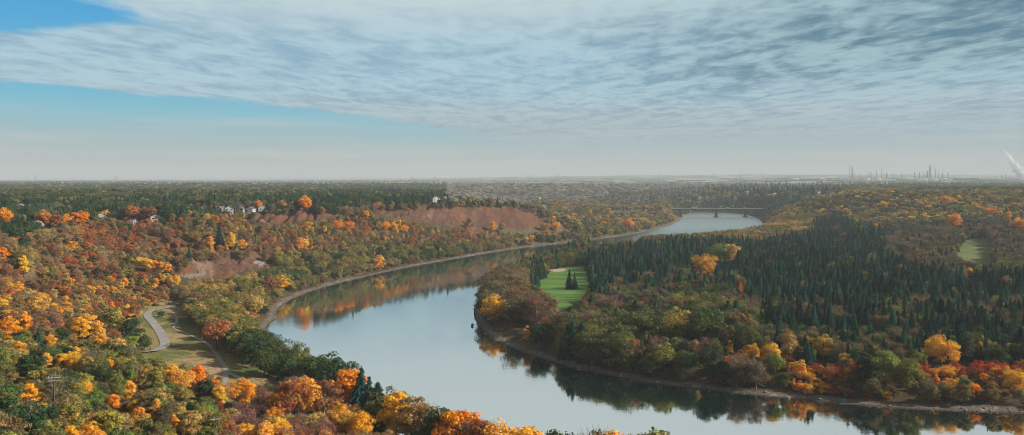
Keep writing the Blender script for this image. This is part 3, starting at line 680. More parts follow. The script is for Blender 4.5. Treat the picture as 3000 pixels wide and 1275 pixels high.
for (x, yt, yb, f, p, lab) in HAND:
    r = raydown(x, yb)
    if r is None: continue
    X, Y, Z = r
    h = CZ-Z-ss(yt)*Y
    h = min(max(h, 3), 24)
    hand.append(dict(x=X, y=Y, z=Z, h=h, f=f, p=p, w=1.3 if f == 'Spruce' and Y < 600 else 1.0, reg=-1, lab=lab))
hx = np.array([(t['x'], t['y'], t['h']*WID[t['f']]) for t in hand])
# make room: nothing self-sown in a marked tree's foot or right in front of its crown
hs = [proj(t['x'], t['y'], t['z']+.62*t['h']) for t in hand]
def clearhand(t):
    for (a, b, w), hnd in zip(hx, hand):
        if abs(t['x']-a) < w*1.0 and abs(t['y']-b) < w*1.0: return False
    px, py = proj(t['x'], t['y'], t['z']+.5*t['h'])
    sw = WID[t['f']]*t['h']*F/t['y']/K; sh = .5*t['h']*F/t['y']/K
    for (qx, qy), (a, b, w), hnd in zip(hs, hx, hand):
        if t['y'] < b and abs(px-qx) < sw*.8+w*F/b/K*.55 and abs(py-qy) < sh*.95+.3*hnd['h']*F/b/K: return False
    return True
trees = [t for t in trees if clearhand(t)]
trees = hand+trees
# ------------------------------------------------ what shows most (a coarse front-to-back sweep)
order = sorted(range(len(trees)), key=lambda i: trees[i]['y'])
buf = np.zeros((435, 1024), bool)
for i in order:
    t = trees[i]; s = F/t['y']; w = WID[t['f']]*t['h']*s*max(1, t['w'])
    x = t['x']*s+512; y0 = (CZ-t['z']-t['h'])*s+YH; y1 = (CZ-t['z'])*s+YH
    a, b, c, d = int(x-w*.8), int(x+w*.8)+1, int(y0+.5), int(y1)+1
    a = max(a, 0); b = min(b, 1024); c = max(c, 0); d = min(d, 435)
    if a >= b or c >= d: t['vis'] = 0; t['off'] = True; continue
    sub = buf[c:d, a:b]; t['vis'] = int((~sub).sum()); t['off'] = False
    sub[:] = True
kindof = lambda f: 'spruce' if f[0] == 'S' else ('shrub' if f[0] == 'H' else 'broadleaf')
single = {'spruce': [], 'shrub': [], 'broadleaf': []}; mass = {'spruce': [], 'shrub': [], 'broadleaf': []}
for k in single:
    L = [t for t in trees if kindof(t['f']) == k]
    L.sort(key=lambda t: -(t['vis']+(1e6 if t['lab'] else 0)))
    m = {'spruce': 295, 'shrub': 150, 'broadleaf': 298}[k]
    single[k] = [t for t in L[:m] if t['vis'] > 6 or t['lab']]
    rest = [t for t in L[len(single[k]):] if t['vis'] > 0 or t['y'] < 1100 or (t['y'] < 2300 and rs.rand() < .3)]
    mass[k] = rest
print('trees', {k: (len(single[k]), len(mass[k])) for k in single})

# ---------------------------------------------------------------- object helpers
def tag(o, label=None, cat=None, group=None, kind=None):
    if label: o['label'] = label
    if cat: o['category'] = cat
    if group: o['group'] = group
    if kind: o['kind'] = kind
    return o
def thing(name, loc, label, cat, group=None, rz=0):
    o = bpy.data.objects.new(name, None); C.objects.link(o); o.location = loc; o.rotation_euler = (0, 0, rz)
    o.empty_display_size = .5
    return tag(o, label, cat, group)
def part(name, me, parent=None, loc=(0, 0, 0)):
    o = bpy.data.objects.new(name, me); C.objects.link(o); o.location = loc
    if parent is not None: o.parent = parent
    return o
# single trees
def place_word(t):
    x, y = proj(t['x'], t['y'], t['z']+.6*t['h'])
    return x, y
ADJ = {'round': 'rounded', 'wide': 'broad domed', 'col': 'slender', 'twig': 'thinly leaved', 'Hshrub': 'low bushy', 'Spruce': 'pointed', 'far': 'rounded', 'Sfar': 'pointed', 'birch': 'white trunked'}
MARK = [(70,'at the left edge'),(180,'under the left rim trees'),(300,'left of the road'),(420,'in line with road'),(540,'in line with eroded slope'),(640,'in line with white houses'),(760,'in line with parked cars'),(880,'left of near bank spruces'),(1000,'in line with near spruces'),(1150,'in line with bare slope'),(1290,'left of the bare nose'),(1400,'left of the fairway'),(1500,'in line with fairway'),(1650,'right of the fairway'),(1760,'left of golden dome tree'),(1880,'right of golden dome tree'),(2000,'just right of bridge'),(2120,'below the refinery stacks'),(2240,'in line with forest building'),(2360,'below the tallest refinery tower'),(2480,'in line with far fairway'),(3200,'at the right edge')]
def mark(x):
    for a, b in MARK:
        if x < a: return b
    return MARK[-1][1]
def size_word(h, k):
    if k == 'shrub': return 'small' if h < 4 else 'large'
    lo, hi = (13.5, 17.5) if k == 'spruce' else (8.5, 12.5)
    return 'short' if h < lo else ('tall' if h > hi else 'middling')
REGS = [r[0] for r in REG]
seen_lab = {}
cnt = {'spruce': ('spruce_tree', 'spruce', 'spruce trees of the valley'), 'shrub': ('shrub', 'shrub', 'shrubs of the valley'), 'broadleaf': ('broadleaf_tree', 'tree', 'broadleaf trees of the valley')}
for k, L in single.items():
    nm, cat, grp = cnt[k]
    for t in L:
        ps = protos[t['f']]; cm, tm, _ = ps[rs.randint(len(ps))]
        x, y = place_word(t)
        t['mark'] = mark(x)
        if t['lab'] is None:
            noun = {'spruce': 'spruce', 'shrub': 'shrub', 'broadleaf': 'tree'}[k]
            t['lab'] = '%s %s %s %s, %s' % (size_word(t['h'], k), CNAME[t['p']], noun, REGS[t['reg']], t['mark'])
            t['auto'] = True
        e = thing(nm, (t['x'], t['y'], t['z']-.15), t['lab'], cat, grp, rs.uniform(0, 6.28))
        t['o'] = e
        s = t['h']; e.scale = (s*t['w'], s*t['w'], s)
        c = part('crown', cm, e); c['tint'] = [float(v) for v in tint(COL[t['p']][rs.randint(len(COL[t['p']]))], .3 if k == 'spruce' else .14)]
        if k != 'shrub': part('trunk', tm, e)
        else: part('stem', tm, e)
        e.rotation_euler = (rs.normal()*.02, rs.normal()*.02, e.rotation_euler[2])
# same-label neighbours: tell them apart by order along the view where there are few
bylab = {}
for k, L in single.items():
    for t in L: bylab.setdefault(t['lab'], []).append(t)
ORD = ['leftmost', 'second from left', 'third from left', 'fourth from left', 'fifth from left']
for lab, L in bylab.items():
    if 1 < len(L) <= 5:
        L.sort(key=lambda t: t['x']/t['y'])
        for i, t in enumerate(L):
            w_ = ORD[i] if i < len(L)-1 else 'rightmost'
            s = w_+' '+lab
            if len(s.split()) > 16 and ', ' in lab: s = w_+' '+lab.split(' ', 1)[1]
            if len(s.split()) > 16: s = w_+' '+lab.split(' ', 1)[1].replace('in line with', 'near')
            t['o']['label'] = ' '.join(s.split()[:16])
# masses
pc = bpy.data.collections.new('tree_shapes')
for i, jm in enumerate(allp):
    o = bpy.data.objects.new('shape_%02d' % i, jm); pc.objects.link(o)
def gn_group():
    g = bpy.data.node_groups.new('plant', 'GeometryNodeTree')
    g.interface.new_socket('Geometry', in_out='INPUT', socket_type='NodeSocketGeometry')
    g.interface.new_socket('Geometry', in_out='OUTPUT', socket_type='NodeSocketGeometry')
    N = g.nodes; a = N.new('NodeGroupInput'); z = N.new('NodeGroupOutput')
    ci = N.new('GeometryNodeCollectionInfo'); ci.inputs['Collection'].default_value = pc
    ci.inputs['Separate Children'].default_value = True; ci.inputs['Reset Children'].default_value = True
    ip = N.new('GeometryNodeInstanceOnPoints'); ip.inputs['Pick Instance'].default_value = True
    def na(name, dt):
        x = N.new('GeometryNodeInputNamedAttribute'); x.data_type = dt; x.inputs['Name'].default_value = name; return x
    ia = na('idx', 'INT'); sa = na('sz', 'FLOAT_VECTOR'); ra = na('rt', 'FLOAT_VECTOR')
    L = g.links
    L.new(a.outputs[0], ip.inputs['Points']); L.new(ci.outputs[0], ip.inputs['Instance'])
    L.new(ia.outputs[0], ip.inputs['Instance Index']); L.new(sa.outputs[0], ip.inputs['Scale'])
    e2r = N.new('FunctionNodeEulerToRotation'); L.new(ra.outputs[0], e2r.inputs[0]); L.new(e2r.outputs[0], ip.inputs['Rotation'])
    L.new(ip.outputs[0], z.inputs[0]); return g
GNG = gn_group()
def scatter(name, L, label, cat):
    me = bpy.data.meshes.new(name); m = len(L)
    me.vertices.add(m); me.vertices.foreach_set('co', np.array([(t['x'], t['y'], t['z']-.15) for t in L], np.float32).ravel())
    def A(nm, ty, key, arr):
        a = me.attributes.new(nm, ty, 'POINT'); a.data.foreach_set(key, arr.ravel())
    A('idx', 'INT', 'value', np.array([protos[t['f']][rs.randint(len(protos[t['f']]))][2] for t in L], np.int32))
    A('sz', 'FLOAT_VECTOR', 'vector', np.array([(t['h']*t['w'], t['h']*t['w'], t['h']) for t in L], np.float32))
    A('rt', 'FLOAT_VECTOR', 'vector', np.array([(rs.normal()*.03, rs.normal()*.03, rs.uniform(0, 6.28)) for t in L], np.float32))
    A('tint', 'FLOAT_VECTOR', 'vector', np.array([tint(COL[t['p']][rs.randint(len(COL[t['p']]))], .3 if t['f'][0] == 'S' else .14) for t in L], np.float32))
    o = bpy.data.objects.new(name, me); C.objects.link(o)
    md = o.modifiers.new('plant', 'NODES'); md.node_group = GNG
    tag(o, label, cat, kind='stuff'); return o
scatter('broadleaf_woodland', mass['broadleaf'], 'autumn woodland of olive, brown and orange trees covering both valley sides', 'woodland')
scatter('spruce_forest', mass['spruce'], 'dark blue green spruce forest filling the inside of the river bend', 'forest')
scatter('scrub', mass['shrub'], 'low rust and olive scrub growing between the trees on the slopes', 'scrub')

# ---------------------------------------------------------------- ground sheet
sv = np.concatenate([np.arange(1.6, .34, -.012), np.arange(.34, .16, -.0011), np.arange(.16, .066, -.00055), np.arange(.066, .02, -.0009), np.arange(.02, .0075, -.0005), [.0072, .0066, .0060, .0052, .0044, .0036]])
rows = CZ/sv; cols = np.linspace(-1.05, 1.05, 1250)
GY, GX = np.meshgrid(rows, cols, indexing='ij'); GX = GX*GY
Z, Dd = ground(GX.ravel(), GY.ravel())
xs_, ys_ = proj(GX.ravel(), GY.ravel(), Z)
fx, fy = GX.ravel(), GY.ravel()
n1 = fbm(fx/25, fy/25); n2 = fbm(fx/6, fy/6); n3 = fbm(fx/2.2, fy/2.2, 3)
def mixc(a, b, t): t = np.clip(t, 0, 1)[:, None]; return a*(1-t)+b*t
def cc(*c): return np.array(lin(c))[None, :]
colr = mixc(cc(82,68,46), cc(66,66,40), (n1-.3)*2.5)
colr = mixc(colr, cc(112,84,56), smooth(.55, .7, n2))
colr = np.where((fy > 1150)[:, None], mixc(cc(86,82,62), cc(100,90,66), n1), colr)
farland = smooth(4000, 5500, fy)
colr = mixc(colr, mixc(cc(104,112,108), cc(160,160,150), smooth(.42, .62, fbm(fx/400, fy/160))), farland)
redsoil = mixc(cc(124,90,76), cc(100,72,60), (n2-.3)*2.2)
redsoil = mixc(redsoil, cc(142,112,94), smooth(.58, .72, fbm(fx/14, fy/30)))
redsoil = mixc(redsoil*.78, cc(84,56,46), smooth(.46, .6, fbm(fx/6, fy/60, 3))*.8); redsoil = mixc(redsoil, cc(92,68,50), smooth(.56, .66, n3))
redsoil = mixc(redsoil, cc(124,76,50), smooth(.5, .62, fbm(fx/30+9, fy/30))*.5)
def edge(poly, wob=5):
    return inpoly(xs_+(fbm(fx/9, fy/9)-.5)*wob*2, ys_+(fbm(fx/9+7, fy/9)-.5)*wob, poly)
for b in BARE: colr = np.where(edge(b, 10)[:, None], redsoil, colr)
slope = edge([(-300,600),(450,560),(470,640),(430,690),(0,700),(-300,700)], 10)
colr = np.where(slope[:, None], mixc(redsoil, colr, n1), colr)
white = edge([(636,662),(646,655),(672,654),(668,664),(652,668)], 3); colr = np.where(white[:, None], cc(170,164,154)*.6, colr)
grav = edge([(448,694),(470,688),(520,686),(516,692),(470,700)], 3); colr = np.where(grav[:, None], cc(160,150,138)*.5, colr)
grass = mixc(cc(96,104,52), cc(134,118,72), smooth(.38, .6, n1))
grass = mixc(grass, cc(160,136,98), smooth(.48, .64, fbm(fx/18+4, fy/12))); grass = mixc(grass, cc(84,88,44), smooth(.55, .7, n3)*.6)
big_meadow = [(330,760),(470,745),(480,800),(560,850),(640,905),(760,960),(720,1010),(560,1010),(300,960),(300,840)]
colr = np.where(edge(big_meadow, 8)[:, None], grass, colr)
dry = edge([(478,925),(500,905),(540,900),(570,935),(570,965),(520,960),(480,945)], 8); colr = np.where(dry[:, None], mixc(cc(178,150,118), cc(140,118,84), n3), colr)
dry = edge([(330,850),(352,815),(392,835),(405,870),(375,885),(330,880)], 6); colr = np.where(dry[:, None], mixc(cc(150,130,84), cc(112,104,60), n3), colr)
stripe = .5+.5*np.sin((fx*.35+fy)/5.2)
lawn = mixc(cc(80,114,48), cc(106,140,62), stripe*.6+n1*.5)
colr = np.where(edge([(x, y if y < 740 else y+40) for x, y in FAIRWAY], 2)[:, None] | edge([(1380,700),(1500,668),(1495,760),(1470,800),(1400,830),(1370,760)], 4)[:, None], lawn, colr)
colr = np.where(edge([(2390,690),(2400,610),(2430,596),(2500,594),(2530,690)], 3)[:, None], mixc(cc(88,104,56), cc(116,124,74), n1*1.4-.2), colr)
for q in LAWNS:
    m_ = np.array(q).mean(0); q2 = [(m_[0]+(x-m_[0])*1.8, m_[1]+(y-m_[1])*2.2) for x, y in q]
    colr = np.where(edge(q2, 2)[:, None], cc(130,150,90), colr)
colr = np.where(edge([(1530,533),(1538,527),(1620,525),(1625,530)], 2)[:, None], cc(112,112,84), colr)
bunk = ((xs_-1403)/22)**2+((ys_-679)/4.5)**2 < 1; colr = np.where(bunk[:, None], cc(205,185,160)*.8, colr)
# shore gravel
RS = chaikin([at(x, y)[:2] for x, y in right_sh], 1)
isr = segdist(fx, fy, RS) < np.abs(Dd)+3
bw = np.where(isr, 5.5*(.75+.6*fbm(fx/35, fy/35)), 6.5*(.35+1.3*fbm(fx/35, fy/35)))+4*(fbm(fx/9, fy/9, 2)-.5)
beach = mixc(cc(122,108,97), cc(90,79,72), (n3-.3)*2.2); beach = mixc(beach, cc(146,136,124), smooth(.6, .75, n3))
colr = mixc(colr, beach, smooth(bw+2.5, bw-1.5, Dd+(n2-.5)*5))
colr = mixc(colr, cc(78,66,56), smooth(2.2, .6, Dd))
colr = np.where((Dd < 0)[:, None], cc(52,58,46), colr)
colr = colr*(.86+.28*n3)[:, None]
vv = np.stack([fx, fy, Z], 1); nr, ncx = len(rows), len(cols)
ii = np.arange((nr-1)*(ncx-1)); a = (ii//(ncx-1))*ncx+ii % (ncx-1)
ff = np.stack([a, a+1, a+ncx+1, a+ncx], 1)
m, nt, o = mat('ground')
at_n = nd(nt, 'ShaderNodeAttribute', attribute_name='soil'); b = nd(nt, 'ShaderNodeBsdfPrincipled'); b.inputs['Roughness'].default_value = .95
b.inputs['Specular IOR Level'].default_value = .15
tc = nd(nt, 'ShaderNodeTexCoord'); nz = nd(nt, 'ShaderNodeTexNoise'); nz.inputs['Scale'].default_value = .9; nz.inputs['Detail'].default_value = 6
nt.links.new(tc.outputs['Object'], nz.inputs['Vector'])
mr = nd(nt, 'ShaderNodeMapRange'); mr.inputs[1].default_value = .3; mr.inputs[2].default_value = .7; mr.inputs[3].default_value = .7; mr.inputs[4].default_value = 1.3
nt.links.new(nz.outputs['Fac'], mr.inputs[0]); vm = nd(nt, 'ShaderNodeVectorMath', operation='SCALE')
nt.links.new(at_n.outputs['Vector'], vm.inputs[0]); nt.links.new(mr.outputs[0], vm.inputs['Scale']); nt.links.new(vm.outputs[0], b.inputs['Base Color'])
bp = nd(nt, 'ShaderNodeBump'); bp.inputs['Strength'].default_value = .8; bp.inputs['Distance'].default_value = .5
nt.links.new(nz.outputs['Fac'], bp.inputs['Height']); nt.links.new(bp.outputs[0], b.inputs['Normal']); nt.links.new(b.outputs[0], o.inputs[0])
gm = mesh_from('ground', vv, ff, [m], smooth_=True)
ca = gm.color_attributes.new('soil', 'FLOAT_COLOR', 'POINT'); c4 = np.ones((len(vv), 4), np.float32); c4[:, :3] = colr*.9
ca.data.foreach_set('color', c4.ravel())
tag(part('ground', gm), kind='structure')

# ---------------------------------------------------------------- river water
m, nt, o = mat('river_water')
tc = nd(nt, 'ShaderNodeTexCoord'); mp = nd(nt, 'ShaderNodeMapping'); mp.inputs['Scale'].default_value = (1, 1, 1)
nt.links.new(tc.outputs['Object'], mp.inputs['Vector'])
nz = nd(nt, 'ShaderNodeTexNoise'); nz.inputs['Scale'].default_value = .32; nz.inputs['Detail'].default_value = 5; nz.inputs['Roughness'].default_value = .6
nt.links.new(mp.outputs[0], nz.inputs['Vector'])
nl = nd(nt, 'ShaderNodeTexNoise'); nl.inputs['Scale'].default_value = .012; nl.inputs['Detail'].default_value = 3
nt.links.new(mp.outputs[0], nl.inputs['Vector'])
mr = nd(nt, 'ShaderNodeMapRange'); mr.inputs[1].default_value = .35; mr.inputs[2].default_value = .75; mr.inputs[3].default_value = .008; mr.inputs[4].default_value = .055
nt.links.new(nl.outputs['Fac'], mr.inputs[0])
bp = nd(nt, 'ShaderNodeBump'); bp.inputs['Distance'].default_value = 1.0
sy_ = nd(nt, 'ShaderNodeSeparateXYZ'); nt.links.new(mp.outputs[0], sy_.inputs[0])
wr = nd(nt, 'ShaderNodeMapRange'); wr.inputs[1].default_value = 1150; wr.inputs[2].default_value = 1500; wr.inputs[3].default_value = 0; wr.inputs[4].default_value = .3; nt.links.new(sy_.outputs[1], wr.inputs[0])
ad = nd(nt, 'ShaderNodeMath', operation='ADD'); nt.links.new(mr.outputs[0], ad.inputs[0]); nt.links.new(wr.outputs[0], ad.inputs[1])
nt.links.new(ad.outputs[0], bp.inputs['Strength']); nt.links.new(nz.outputs['Fac'], bp.inputs['Height'])
gl = nd(nt, 'ShaderNodeBsdfGlossy'); gl.inputs['Roughness'].default_value = .03; gl.inputs['Color'].default_value = (1, 1, .98, 1)
wro = nd(nt, 'ShaderNodeMapRange'); wro.inputs[1].default_value = 1150; wro.inputs[2].default_value = 1600; wro.inputs[3].default_value = .03; wro.inputs[4].default_value = .3; nt.links.new(sy_.outputs[1], wro.inputs[0]); nt.links.new(wro.outputs[0], gl.inputs['Roughness'])
df = nd(nt, 'ShaderNodeBsdfDiffuse'); df.inputs['Color'].default_value = (.006, .04, .034, 1)
fr = nd(nt, 'ShaderNodeFresnel'); fr.inputs['IOR'].default_value = 34; mx = nd(nt, 'ShaderNodeMixShader')
nt.links.new(bp.outputs[0], gl.inputs['Normal']); nt.links.new(bp.outputs[0], fr.inputs['Normal'])
nt.links.new(fr.outputs[0], mx.inputs[0]); nt.links.new(df.outputs[0], mx.inputs[1]); nt.links.new(gl.outputs[0], mx.inputs[2]); nt.links.new(mx.outputs[0], o.inputs[0])
wq = [(-350,120,0),(2600,120,0),(2600,700,0),(1500,2700,0),(200,2700,0),(-350,900,0)]
wm = bpy.data.meshes.new('river'); wm.from_pydata(wq, [], [(0,1,2,3,4,5)]); wm.materials.append(m)
tag(part('river', wm), kind='structure')

# loose stones and drift along the shores
def shore_stones(name, line, off, m_, label):
    pts = np.array(chaikin(line, 2)); d = np.cumsum(np.r_[0, np.linalg.norm(np.diff(pts, axis=0), axis=1)])
    V = []; Fc = []; k = 0; r = np.random.RandomState(len(line))
    ico = [(0,0,1),(.9,0,.3),(.3,.85,.3),(-.75,.5,.25),(-.7,-.5,.35),(.3,-.85,.25),(0,0,-.6)]
    fi = [(0,1,2),(0,2,3),(0,3,4),(0,4,5),(0,5,1),(6,2,1),(6,3,2),(6,4,3),(6,5,4),(6,1,5)]
    for q in range(m_):
        u_ = r.rand()*d[-1]; i = min(len(pts)-2, max(0, int(np.searchsorted(d, u_))-1)); t_ = (u_-d[i])/max(d[i+1]-d[i], 1e-6)
        p = pts[i]*(1-t_)+pts[i+1]*t_; p = p+r.normal(size=2)*off
        if not (150 < p[1] < 1300) or abs(p[0]) > .75*p[1]: continue
        s_ = r.uniform(.25, .8)*(1.5 if r.rand() < .08 else 1); an = r.rand()*6.28; long_ = 5 if r.rand() < .12 else 1
        V.append((p[0], p[1], s_, an, long_))
    A_ = np.array(V); z_, d_ = ground(A_[:, 0], A_[:, 1]); A_ = A_[d_ > -1]; z_ = z_[d_ > -1]
    vv_, ff_ = [], []
    for (x, y, s_, an, lg), zz_ in zip(A_, z_):
        k = len(vv_); ca_, sa_ = math.cos(an), math.sin(an); w_ = s_*(.35 if lg > 1 else 1)
        for a_, b_, c_ in ico:
            a_ = a_*s_*lg*r.uniform(.8, 1.2); b_ = b_*w_*r.uniform(.8, 1.2)
            vv_.append((x+a_*ca_-b_*sa_, y+a_*sa_+b_*ca_, max(zz_, -.1)+c_*w_*.8+.05))
        ff_ += [tuple(k+i for i in f_) for f_ in fi]
    me = mesh_from(name, np.array(vv_), ff_, [simple('shore_stone', (.27, .245, .22), .9, noise=.6, scale=.15)])
    tag(part(name, me), label, 'stones', kind='stuff')
shore_stones('shore_stones', [at(x, y)[:2] for x, y in left_sh], 4.5, 1500, 'grey stones and drift scattered on the outer gravel shore')
shore_stones('shore_stones', [at(x, y)[:2] for x, y in right_sh], 3.2, 1700, 'grey stones and drift scattered on the inner gravel shore')

# ---------------------------------------------------------------- road and paths (draped strips)
def strip(name, pts, widths, col, zoff, steps=3):
    P3 = []
    for (x, y), w in zip(pts, widths):
        r = raydown(x, y)
        P3.append((r[0], r[1], w))
    P3 = chaikin(P3, steps)
    P3 = np.array(P3); dxy = np.gradient(P3[:, :2], axis=0); nrm = np.stack([-dxy[:, 1], dxy[:, 0]], 1); nrm /= np.linalg.norm(nrm, axis=1)[:, None]+1e-9
    V = []; k = 5
    off = np.linspace(-.5, .5, k)
    for u in off:
        q = P3[:, :2]+nrm*(P3[:, 2:3]*u)
        z, _ = ground(q[:, 0], q[:, 1]); V.append(np.stack([q[:, 0], q[:, 1], z], 1))
    V = np.array(V); top = V[:, :, 2].max(0); V[:, :, 2] = top[None]+zoff
    m_ = V.shape[1]; Fc = []
    for a in range(k-1):
        for i in range(m_-1): Fc.append((a*m_+i, (a+1)*m_+i, (a+1)*m_+i+1, a*m_+i+1))
    me = mesh_from(name, V.reshape(-1, 3), Fc, [simple(name, col, .9, noise=.25, scale=.4)])
    tag(part(name, me), kind='structure')
def c5(x, y): return ((x/2.737)/1.1646, (875+y/2.737)/1.1646)
strip('road', [c5(*p) for p in ((1440,40),(1350,75),(1260,92),(1190,115),(1178,150),(1225,195),(1265,245),(1295,300),(1325,350),(1325,385),(1280,408),(1200,432),(1150,440))], [3,3.6,4,4.4,5,5,5,5,5.2,5.2,4.6,4,3.5], (.30,.28,.26), .22)
strip('path', [c5(*p) for p in ((1385,115),(1420,160),(1415,200),(1385,240),(1400,256),(1500,290),(1600,330),(1680,380),(1730,450),(1770,520),(1810,570),(1815,620),(1795,690),(1745,760))], [1.5,1.6,1.6,1.6,1.6,1.7,1.7,1.8,2,2.2,2.4,2.4,2.4,2.2], (.32,.275,.23), .2)
strip('path', [c5(*p) for p in ((1812,600),(1850,615),(1920,640),(1990,680),(2050,720))], [2.4,2.4,2.6,2.4,2], (.32,.275,.23), .24)
strip('path', [(690,1050),(715,1056),(760,1064),(815,1074),(850,1082)], [2.6,2.6,2.6,2.6,2.4], (.32,.275,.23), .25)
strip('street', [(520,546),(600,540),(660,535),(720,531),(775,529)], [6,6,6,6,6], (.22,.22,.21), .3)

# ---------------------------------------------------------------- box / mesh builder
class MB:
    def __init__(s): s.v = []; s.f = []
    def box(s, x0, x1, y0, y1, z0, z1):
        k = len(s.v); s.v += [(x0,y0,z0),(x1,y0,z0),(x1,y1,z0),(x0,y1,z0),(x0,y0,z1),(x1,y0,z1),(x1,y1,z1),(x0,y1,z1)]
        s.f += [tuple(k+i for i in q) for q in ((0,3,2,1),(4,5,6,7),(0,1,5,4),(1,2,6,5),(2,3,7,6),(3,0,4,7))]; return s
    def poly(s, vs, fs):
        k = len(s.v); s.v += vs; s.f += [tuple(k+i for i in q) for q in fs]; return s
    def tube(s, path, rad, k=8):
        v, f = tube(path, rad, k); kk = len(v); s.poly([tuple(p) for p in v], f+[tuple(range(k))[::-1], tuple(range(kk-k, kk))]); return s
    def mesh(s, name, m): return mesh_from(name, np.array(s.v), s.f, [m])
    def build(s, name, m, parent=None): return part(name, s.mesh(name, m), parent)
WALLS = {'white': simple('white_wall', (.56,.56,.55), .7), 'cream': simple('cream_wall', (.46,.42,.36), .7), 'grey': simple('grey_wall', (.32,.33,.33), .7)}
ROOFS = {'grey': simple('grey_roof', (.13,.13,.135), .8), 'brown': simple('brown_roof', (.14,.1,.08), .8), 'pale': simple('pale_roof', (.28,.28,.28), .8), 'white': simple('white_roof', (.75,.76,.76), .6)}
M_glass = simple('dark_window', (.03,.035,.04), .15, noise=.05); M_door = simple('door_paint', (.12,.07,.05), .5); M_brick = simple('chimney_brick', (.25,.13,.1), .9)
M_conc = simple('concrete', (.24,.24,.235), .85, noise=.35, scale=.3); M_pier = simple('weathered_concrete', (.1,.1,.1), .9, noise=.3, scale=.3); M_dark = simple('dark_steel', (.06,.06,.06), .6); M_galv = simple('galvanised_steel', (.3,.31,.32), .5)
M_wood = simple('weathered_timber', (.09,.075,.06), .9); M_pale = simple('pale_timber', (.5,.48,.45), .8)
def house(loc, rz, w, d, h, wall, roof, label, gable=3.2, detail=True, storeys=1):
    e = thing('house', loc, label, 'house', 'houses in the suburb', rz)
    wm = MB(); hw, hd = w/2, d/2
    wm.poly([(-hw,-hd,-1.5),(hw,-hd,-1.5),(hw,hd,-1.5),(-hw,hd,-1.5),(-hw,-hd,h),(hw,-hd,h),(hw,hd,h),(-hw,hd,h),(0,-hd,h+gable-.05),(0,hd,h+gable-.05)],
            [(0,1,5,8,4),(1,2,6,5),(2,3,7,9,6),(3,0,4,7),(0,3,2,1)])
    wm.build('wall', WALLS[wall], e)
    r = MB(); ov = .6; t = .25
    for s in (-1, 1):
        x1 = s*(hw+ov); z1 = h-gable*ov/hw
        r.poly([(0,-hd-ov,h+gable),(x1,-hd-ov,z1),(x1,hd+ov,z1),(0,hd+ov,h+gable),(0,-hd-ov,h+gable+t),(x1,-hd-ov,z1+t),(x1,hd+ov,z1+t),(0,hd+ov,h+gable+t)],
               [(0,1,2,3),(4,7,6,5),(0,4,5,1),(1,5,6,2),(2,6,7,3),(3,7,4,0)])
    ro = r.build('roof', ROOFS[roof], e)
    if detail:
        MB().box(hw*.35, hw*.35+.8, hd*.2, hd*.2+.8, h+gable*.3, h+gable+1.1).build('chimney', M_brick, ro)
        for zz in range(storeys):
            for xx in (-hw*.55, hw*.5):
                z0 = 1+2.8*zz
                if zz == 0 and xx > 0: MB().box(xx-.5, xx+.5, -hd-.06, -hd+.02, 0, 2.1).build('door', M_door, e); continue
                MB().box(xx-.9, xx+.9, -hd-.06, -hd+.02, z0, z0+1.4).build('window', M_glass, e)
            for yy in (-hd*.5, hd*.4):
                MB().box(hw-.02, hw+.06, yy-.8, yy+.8, 1+2.8*zz, 2.3+2.8*zz).build('window', M_glass, e)
    return e
def solo(x, y): r = raydown(x, y); return r
for (x, y, rz, w, d, h, wl, rf, lab, st) in HS:
    r = solo(x, y)
    if r: house((r[0], r[1], r[2]), rz, w, d, h, wl, rf, lab, gable=3.4 if st == 2 else 2.4, storeys=st)
FN = ['left of the pale field before the bridge','by the pale field before the bridge','at the right end of the pale field','in the middle of the pale field','just above the left end of the bridge','high above the bridge deck','on the slope over the middle pier','on the slope over the right pier','topmost above the right pier','above the right end of the bridge','left end of the far right suburb','in the clearing of the far right suburb','second in the clearing of the far right suburb','at the right of the far suburb clearing','among spruces above the bridge','among grey trees left of the bridge','behind the left crest of the right hillside','behind the middle crest of the right hillside','behind the right crest of the hillside','behind the crest near the right edge','below the far right suburb','between the middle and right pier, upslope']
for i, (x, y) in enumerate(FH):
    r = solo(x, y)
    if r: house(r, rs.uniform(-.6, .6), 15, 12, 5, ('white', 'cream', 'grey')[i % 3], ('pale', 'grey', 'brown', 'pale')[i % 4], 'distant %s house %s' % (('white', 'cream', 'grey')[i % 3], FN[i]), detail=False)
r = solo(2203, 694)
e = thing('park_building', (r[0], r[1], r[2]), 'low long white roofed building in the middle of the spruce forest', 'building')
MB().box(-7,7,-4,4,-1,3.2).build('wall', WALLS['grey'], e)
MB().poly([(-8,-5,3.2),(8,-5,3.2),(8,5,3.2),(-8,5,3.2),(-8,0,5.6),(8,0,5.6)], [(0,1,5,4),(3,4,5,2),(0,4,3),(1,2,5),(0,3,2,1)]).build('roof', ROOFS['white'], e)
for xx in (-4, 0, 4): MB().box(xx-1,xx+1,-4.06,-3.98,.8,2.3).build('window', M_glass, e)

